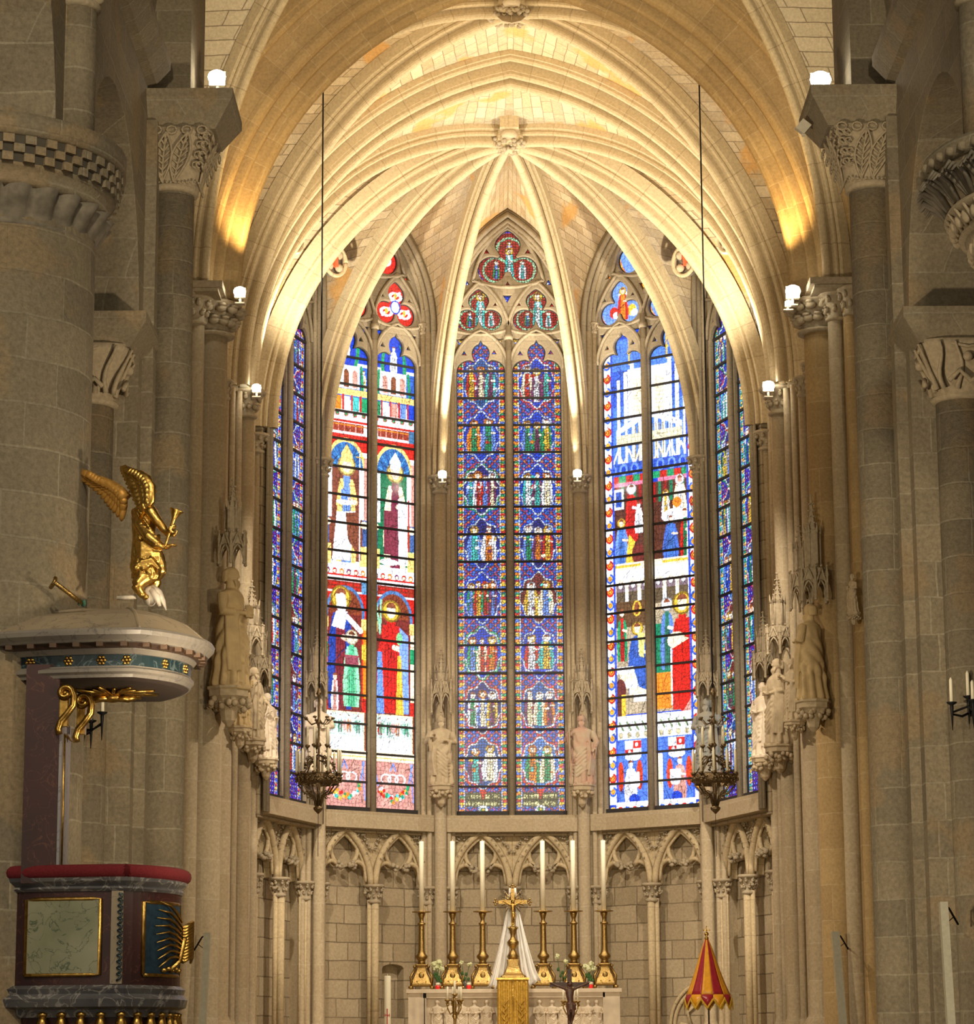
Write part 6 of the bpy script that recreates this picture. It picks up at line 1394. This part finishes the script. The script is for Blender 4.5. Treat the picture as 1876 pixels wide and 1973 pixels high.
def stack(mb, layers, cx=PX): mb.loft([[(x, y, z) for x, y in plan(k, 0, cx)] for k, z in layers], smooth=False)
pu = empty('pulpit', (PX, PY, ZP(1990)), 'marble pulpit with a crimson velvet rail, gold-framed panels and a domed sounding board', 'pulpit')
mb = MB(); stack(mb, [(.955, ZP(1898)), (.955, ZP(1716))]); mb.build('body', M['redmarble'], pu)
mb = MB(); stack(mb, [(.97, ZP(1717)), (.99, ZP(1712)), (.97, ZP(1707)), (1.02, ZP(1698)), (1.03, ZP(1690))]); stack(mb, [(.93, ZP(1960)), (.95, ZP(1945)), (1.03, ZP(1940)), (1.05, ZP(1925)), (1.0, ZP(1915)), (1.02, ZP(1905)), (.97, ZP(1898))]); mb.build('moulding', M['greymarble'], pu)
mb = MB()
ring = [Vector((x, y, ZP(1680))) for x, y in plan(.985)][:36]
for a_, b_ in ((0, 13), (12, 25), (24, 36)):
    seg = ring[a_:b_]; mb.tube(seg, [.066]*len(seg), 12)
    for q in (seg[0], seg[-1]): mb.ball(q, .068, 2)
mb.build('velvet_rail', M['velvet'], pu)
mb = MB()
for i in range(0, 30): 
    for sub in range(3):
        p = ring[min(i, 35)].lerp(ring[min(i+1, 35)], sub/3); mb.ball(Vector((p.x, p.y, ZP(1691)))+Vector((0, -.035, 0)), .008, 1)
mb.build('nail_trim', M['brass'], pu)
def panel(e, t0, t1, y0, y1, mat, nm, cant=0):
    z0, z1 = ZP(y1), ZP(y0); mb = MB(); n = 10; A = [face(e, t0+(t1-t0)*i/n, -.03, z0) for i in range(n+1)]; B = [Vector((p.x, p.y, z1)) for p in A]
    rg = [A, B]; mb.loft([[face(e, t0+(t1-t0)*i/n, -.025, z) for i in range(n+1)]+[face(e, t0+(t1-t0)*(n-i)/n, -.08, z) for i in range(n+1)] for z in (z0, z1)], smooth=False); pn = mb.build(nm, M[mat], pu)
    mb = MB(); q = [face(e, t0+(t1-t0)*i/n, -.035, z0) for i in range(n+1)]; q2 = [face(e, t0+(t1-t0)*(n-i)/n, -.035, z1) for i in range(n+1)]
    for off, r in ((0, .020), (.012, .010)):
        mb.tube([p for p in q]+[p for p in q2]+[q[0]], r, 6)
    mb.build('gilt_frame', M['gold'], pu)
panel(0, .20, .80, 1732, 1878, 'greenmarble', 'green_marble_panel')
panel(1, .22, .86, 1737, 1878, 'bluepanel', 'blue_panel')
mb = MB()
for t in (.93,): mb.loft([[face(0, t-.045, o, z) for o in (-.03, -.045)]+[face(0, t+.045, o, z) for o in (-.045, -.03)] for z in (ZP(1896), ZP(1716))], smooth=False)
mb.build('corner_strip', M['lightmarble'], pu)
mb = MB()
for k in range(14):
    z = ZP(1890-12*k); a = face(0, .955, -.025, z); mb.tube([a+Vector((-.02, 0, 0)), a+Vector((.012, -.012, .025)), a+Vector((.02, 0, .045)), a+Vector((-.015, -.01, .055))], .011, 5)
mb.build('carved_garland', M['bluemarble'], pu)
# gilt palm fronds on the blue panel
mb = MB(); rt = face(1, .78, .02, ZP(1870)); top = face(1, .80, .05, ZP(1790))
mb.tube([face(1, .55, .0, ZP(1868)), face(1, .68, .03, ZP(1850)), face(1, .74, .05, ZP(1810)), face(1, .78, .06, ZP(1790))], [.02, .025, .03, .02], 7)
for k in range(9):
    yb = 1845-9*k; t1 = .36-.01*k+.03*(k > 5)*(k-5); b0 = face(1, .72, .04, ZP(yb)); tp = face(1, max(.30, t1), .01, ZP(yb-(-18+7*k))); md = b0.lerp(tp, .5)+Vector((0, -.03, .05))
    mb.tube([b0, b0.lerp(md, .5)+Vector((0, 0, .015)), md, tp], [.010, .02, .018, .006], 6, squash=.6)
for k in range(12): mb.tube([face(1, .72, .05, ZP(1850-6*k)), face(1, .88, .10, ZP(1838-6*k)), face(1, .98, .07, ZP(1850-7*k))], [.02, .022, .012], 6)
for k in range(5): mb.ball(face(1, .45+.07*k, .0, ZP(1868-3*(k % 2))), (.035, .02, .025), 1)
mb.build('gilt_palm', M['gold'], pu)
mb = MB()
for i in range(3, 34):
    if i % 2: continue
    p = Vector((plan(.93)[i][0], plan(.93)[i][1], ZP(1955)))
    mb.tube([p, p+Vector((0, -.03, -.08)), p+Vector((0, 0, -.2))], [.03, .05, .02], 6); mb.ball(p+Vector((0, -.02, 0)), (.05, .03, .03), 1)
mb.build('gilt_gadroon', M['gold'], pu); mb = MB(); stack(mb, [(.5, ZP(2060)), (.88, ZP(1985)), (.90, ZP(1950))]); mb.build('underside', M['redmarble'], pu)
# back board with door and scrolls
zt_, zb_ = at(80, 1310, 24.7).z, at(80, 1700, 24.7).z
xa, xb = at(46, 1500, 24.06).x, at(111, 1500, 24.06).x
mb = MB(); mb.box(((xa+xb)/2, 24.1, (zt_+zb_)/2), (xb-xa, .12, zt_-zb_+.1)); mb.build('back_board', M['redmarble'], pu)
a, b = at(112, 1500, 24.10), at(138, 1500, 24.95); zt2, zb2 = at(112, 1392, 24.3).z, at(112, 1700, 24.3).z
M['doorwhite'] = marble('greyish_painted_board', (.30, .29, .31), (.24, .23, .25), (.17, .16, .17), 3, .5)
d_ = (b-a); an = atan2(d_.y, d_.x); L = math.hypot(d_.x, d_.y); cc = (a+b)/2
dp = mb = MB(); mb.box((cc.x, cc.y, (zt2+zb2)/2), (L, .05, zt2-zb2), an); do = mb.build('door_board', M['doorwhite'], pu)
mb = MB(); fr = Frame((cc.x, cc.y, 0), an)
for s in (-1, 1): mb.tube([fr(s*L*.36, .03, zb2+.1), fr(s*L*.36, .03, zt2-.12)], .012, 6)
for z in (zb2+.1, zt2-.12): mb.tube([fr(-L*.36, .03, z), fr(L*.36, .03, z)], .012, 6)
mb.build('gilt_edging', M['gold'], pu)
mb = MB(); mb.box((b.x+.03, b.y-.03, (zt2+zb2)/2), (.06, .06, zt2-zb2+.1)); mb.build('door_post', M['greymarble'], pu)
def scroll(x0, y0, Y, s, nm):
    p = at(x0, y0, Y); mb = MB(); k = .00487*s
    P = [p+Vector((k*(14*cos(t)*(1-t/9.5)), 0, k*(14*sin(t)*(1-t/9.5)))) for t in [i*.45 for i in range(15)]][::-1]
    tail = [p+Vector((k*x_, 0, k*z_)) for x_, z_ in ((16, -6), (15, -22), (4, -38), (-8, -52), (-12, -66), (-10, -76))]
    mb.tube(P+tail, .032*s, 8); mb.tube([q+Vector((0, -.05, 0)) for q in P+tail], .014*s, 6)
    mb.box(p+Vector((-k*4, .06, -k*30)), (k*16, .10, k*60)); mb.ball(p, (.03, .05, .03), 2)
    mb.build(nm, M['gold'], pu)
scroll(126, 1336, 24.05, 1.0, 'gilt_scroll'); scroll(160, 1352, 24.4, 1.0, 'gilt_scroll')
# sounding board
ZC_ = lambda y: at(180, y, 24.0).z
mb = MB(); stack(mb, [(.99, ZC_(1306)), (1.0, ZC_(1300)), (1.03, ZC_(1296)), (1.03, ZC_(1290)), (1.0, ZC_(1286)), (1.0, ZC_(1284))], CX)
stack(mb, [(1.02, ZC_(1262)), (1.04, ZC_(1258)), (1.06, ZC_(1254)), (1.06, ZC_(1250))], CX); stack(mb, [(1.20, ZC_(1244)), (1.22, ZC_(1240)), (1.27, ZC_(1232)), (1.28, ZC_(1224)), (1.26, ZC_(1219))], CX); mb.build('cornice', M['greymarble'] if False else marble('cornice_marble', (.25, .225, .19), (.18, .165, .15), (.12, .11, .11), 3, .35, .48, .505), pu)
mb = MB(); stack(mb, [(.99, ZC_(1284)), (.99, ZC_(1262))], CX); mb.build('frieze', M['bluemarble'], pu)
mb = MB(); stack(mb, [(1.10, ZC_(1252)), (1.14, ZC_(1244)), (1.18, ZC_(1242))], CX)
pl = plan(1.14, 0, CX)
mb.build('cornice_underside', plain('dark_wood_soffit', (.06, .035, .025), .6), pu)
M['modil'] = plain('gilt_dark_wood', (.075, .04, .02), .5)
for i in range(1, 30, 2): p = pl[i]; mb = MB(); mb.box((p[0], p[1]-.0, ZC_(1248)), (.06, .13, .04), 0); mb.build('modillion', M['modil'], pu)
for e, t in ((0, .15), (0, .48), (0, .75), (0, .95), (1, .35), (1, .72)):
    c = face(e, t, .005, ZC_(1273), .99, CX); mb = MB(); mb.ball(c, (.018, .018, .018), 1)
    a0 = Vector(PLAN[e]); b0 = Vector(PLAN[e+1]); d2 = (b0-a0).normalized()
    for k in range(6): a_ = 2*pi*k/6; mb.ball(c+Vector((d2.x*.032*cos(a_), d2.y*.032*cos(a_), .032*sin(a_))), (.018, .012, .018), 1)
    mb.build('gilt_rosette', M['gold'], pu)
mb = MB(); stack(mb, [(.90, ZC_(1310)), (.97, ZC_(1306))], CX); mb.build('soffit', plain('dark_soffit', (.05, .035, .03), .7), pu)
mb = MB(); sc = Vector((CX+.05, PY-.1, ZC_(1313)))
for k in range(18): a_ = 2*pi*k/18; L_ = .42 if k % 2 else .3; mb.tube([sc, sc+Vector((L_*cos(a_), L_*sin(a_), 0))], [.03, .015], 5)
mb.ball(sc+Vector((0, 0, -.04)), (.10, .06, .05), 2)
for s in (-1, 1): mb.tube([sc+Vector((0, 0, -.04)), sc+Vector((s*.15, -.05, -.06)), sc+Vector((s*.25, .03, -.04))], [.03, .035, .01], 6)
mb.build('dove_and_rays', M['gold'], pu)
# dome of the sounding board
mb = MB(); layers = [(1.24, ZC_(1221)), (1.16, ZC_(1214)), (1.02, ZC_(1196)), (.88, ZC_(1180)), (.66, ZC_(1166)), (.42, ZC_(1155)), (.16, ZC_(1149))]
rg = [[(x+.10*(1.24-k), y, z) for x, y in plan(k, 0, CX)] for k, z in layers]; mb.loft(rg, smooth=False); mb.build('dome', M['lightmarble'], pu)
mb = MB()
for i in (0, 12, 24):
    mb.tube([rg[j][i] for j in range(len(rg))], .018, 6)
mb.build('dome_seam', M['lightmarble'], pu)
mb = MB(); a, b = at(105, 1122, 24.0), at(158, 1162, 24.2); mb.tube([a, b], .022, 8); mb.tube([a+Vector((-.05, .1, -.03)), a, a+Vector((.0, .05, .05))], .02, 6); st = mb.build('iron_stay', M['brass'], pu)
mb = MB(); leafball(mb, b, .035, 8); mb.build('green_bolt', plain('green_patina', (.03, .12, .08), .7), pu)
# ------------------------------------------------------------------ gilded trumpet angel
YG = 24.45
G = lambda x, y, d=0: at(x, y, YG+d)
K = .00487
ag = empty('angel_statue', G(280, 1160), 'gilded kneeling angel with raised wings holding a trumpet, on the pulpit dome', 'statue')
mb = MB()
def ringE(c, rx, ry, tilt=0, n=40, fold=0, kf=9, ph=0, tl=0):
    out = []
    for i in range(n):
        a = 2*pi*i/n; f = 1+fold*(abs(sin((kf*a+ph)/2))*2-1); x, y = rx*f*cos(a)*K, ry*f*sin(a)*K; out.append(c+Vector((x*cos(tilt), y, x*sin(tilt))))
    return out
# torso, hips, skirt: centre x, y, half width, half depth
mb.loft([ringE(G(290, 1120), 20, 16, .2, fold=.14, kf=11), ringE(G(287, 1108), 30, 24, .15, fold=.16, kf=11, ph=.5), ringE(G(285, 1090), 31, 26, .1, fold=.15, kf=10, ph=1), ringE(G(284, 1070), 29, 25, .05, fold=.12, kf=9, ph=1.4), ringE(G(281, 1052), 26, 22, 0, fold=.09, kf=9, ph=2), ringE(G(278, 1035), 22, 18, -.05, fold=.06, kf=8), ringE(G(277, 1018), 23, 18, -.1, fold=.04, kf=8), ringE(G(279, 1000), 25, 19, -.1, fold=.03), ringE(G(283, 985), 23, 17, -.1), ringE(G(285, 976), 13, 12), ringE(G(286, 969), 9, 9), ringE(G(287, 958), 8, 8)])
# head in profile to the right
mb.ball(G(286, 946), (13*K, 12*K, 15*K), 3); mb.ball(G(289, 952, -.01), (10*K, 9*K, 10*K), 2)
mb.tube([G(297, 941), G(300.5, 948), G(297, 950)], [.010, .013, .008], 6); mb.tube([G(297, 954), G(299, 955.5)], .010, 5); mb.ball(G(295, 960), .022, 2)
for k in range(16):
    a = pi*(.25+.85*k/15); mb.tube([G(286+12*cos(a), 944-14*sin(a)), G(284+15*cos(a), 944-16*sin(a), .03), G(280+13*cos(a), 952-12*sin(a), .05)], [.02, .022, .016], 6)
    mb.tube([G(283, 934+2*k*.8, .05*cos(k)), G(276, 940+k*1.6, .05*cos(k)), G(274, 950+k*1.5, .04*cos(k))], [.02, .02, .012], 5)
mb.tube([G(275, 950), G(270, 962), G(273, 976)], [.025, .022, .01], 6)
# near arm bare to the trumpet, far arm in a sleeve
mb.tube([G(284, 982, -.08), G(291, 985, -.11), G(303, 1003, -.13), G(317, 1021, -.13)], [.055, .056, .046, .038], 12); mb.tube([G(317, 1021, -.13), G(323, 1028, -.16), G(327, 1033, -.18)], [.036, .030, .022], 10)
hp = G(327, 1033, -.18); hand(mb, hp, Vector((.2, -.2, .6)), 1.9)
mb.tube([G(262, 985, .02), G(270, 1010, -.10), G(286, 1034, -.16), G(304, 1048, -.17)], [.05, .055, .055, .042], 12); mb.tube([G(300, 1046, -.17), G(316, 1056, -.15)], [.05, .03], 10); hand(mb, G(315, 1056, -.15), Vector((.6, -.1, .2)), 1.9)
for k in range(6): mb.tube([G(270+k*5, 1006+k*7, -.15), G(276+k*6, 1000+k*8, -.19), G(286+k*5, 1014+k*7, -.17)], .012, 5)
# swirling sash and knot
for k in range(7): mb.tube([G(258+k, 1040+k*4, -.05), G(272, 1046+k*4.5, -.12), G(292, 1040+k*5, -.12), G(308, 1030+k*5, -.03)], [.014, .02, .02, .012], 6)
for k in range(6): mb.tube([G(258+k*4, 1103-k*3, -.08), G(272+k*4, 1082-k*1, -.16), G(294+k*2, 1084+k*2, -.15), G(309-k, 1100+k, -.05), G(300-k*3, 1116, -.08)], [.02, .024, .024, .02, .012], 7)
for k in range(5): mb.ball(G(262+k*5, 1090+4*cos(k*2), -.15), (.035, .03, .03), 2)
for k in range(5): mb.tube([G(288+k*5, 1052, -.10), G(292+k*4, 1072, -.13), G(296+k*2, 1090, -.11)], .013, 5)
# thigh, shin and bare foot
mb.tube([G(286, 1108, -.02), G(270, 1120, -.06), G(263, 1128, -.08)], [.09, .07, .058], 12); mb.tube([G(263, 1126, -.08), G(268, 1138, -.06), G(275, 1146, -.04)], [.056, .045, .036], 10); mb.tube([G(275, 1146, -.04), G(281, 1151, -.06), G(285, 1149, -.08)], [.036, .03, .016], 8)
mb.tube([G(295, 1110, .05), G(300, 1125, .05), G(292, 1140, .04)], [.08, .055, .04], 10)
o = mesh_obj('figure', fuse(mb, .0095, 1), M['gold'], ag); o.location = -ag.location
# wings built feather by feather
def wing(root, bone, tips, col, nm, deep):
    mb = MB(); nB = len(bone)-1
    def bp(t): x = t*nB; i = min(int(x), nB-1); f = x-i; return Vector(bone[i]).lerp(Vector(bone[i+1]), f)
    def tp(t): x = t*(len(tips)-1); i = min(int(x), len(tips)-2); f = x-i; return Vector(tips[i]).lerp(Vector(tips[i+1]), f)
    for row, (n, reach, wdt, lift) in enumerate(((17, 1.0, .030, 0), (15, .62, .032, -.02), (13, .36, .034, -.04))):
        for k in range(n):
            t = (k+.5*row*.5)/(n-1+.5*row); t = min(t, 1); a = bp(t); b = a.lerp(tp(t), reach); m_ = a.lerp(b, .55)
            dl = Vector((0, lift, 0)); wd_ = wdt*(1.1 if reach < 1 else 1)
            mb.tube([a+dl, a.lerp(b, .3)+dl+Vector((0, -.008, 0)), m_+dl+Vector((0, -.01, 0)), a.lerp(b, .85)+dl, b+dl+Vector((0, .01, 0))], [wd_*.5, wd_, wd_*1.05, wd_*.9, wd_*.25], 8, squash=.35, up=(0, 1, 0))
    mb.tube([Vector(p)+Vector((0, -.03, 0)) for p in bone], [.06]+[.05]*(nB-1)+[.02], 8, squash=.6, up=(0, 1, 0))
    return mb.build(nm, M[col], ag)
M['goldmat'] = plain('matt_gold', (.62, .34, .08), .5, .55, bump=.15, scale=30, c2=(.46, .24, .05))
wing(None, [G(243, 962, .12), G(232, 947, .16), G(215, 936, .2), G(196, 928, .24), G(178, 918, .28)], [G(233, 1004, .14), G(215, 986, .18), G(203, 972, .22), G(188, 952, .26), G(168, 934, .3), G(150, 920, .34), G(141, 910, .36), G(141, 903, .36)], 'goldmat', 'wing', 0)
wing(None, [G(268, 990, -.06), G(290, 965, -.10), G(291, 940, -.10), G(283, 925, -.08), G(268, 916, -.06), G(250, 911, -.04)], [G(258, 1000, -.06), G(262, 975, -.10), G(252, 958, -.08), G(245, 940, -.06), G(238, 922, -.04), G(232, 908, -.02), G(231, 899, 0), G(236, 897, 0)], 'gold', 'wing', 0)
mb = MB(); a, b = G(318, 1052, -.20), G(338, 990, -.20); ax = (b-a).normalized()
mb.tube([a, a.lerp(b, .5), a.lerp(b, .85), b, b+ax*.03], [.010, .014, .022, .045, .058], 14, caps=False); mb.tube([b+ax*.032+Vector((.058*cos(t), .045*sin(t), -.02*cos(t))) for t in [2*pi*i/14 for i in range(15)]], .008, 5); mb.build('trumpet', M['gold'], ag)
M['palecloud'] = plain('pale_painted_wood', (.55, .50, .42), .6, c2=(.42, .38, .32))
mb = MB(); mb.ball(G(290, 1148, .02), (.075, .07, .10), 3); mb.tube([G(296, 1130, 0), G(306, 1140, -.02), G(314, 1158, -.02), G(320, 1176, -.02)], [.04, .05, .04, .01], 8, squash=.5); mb.tube([G(292, 1136, -.04), G(302, 1150, -.06), G(308, 1168, -.06)], [.03, .035, .015], 8); mb.tube([G(225, 1152, 0), G(262, 1150, 0)], .02, 6); mb.build('cloud_base', M['palecloud'], ag)
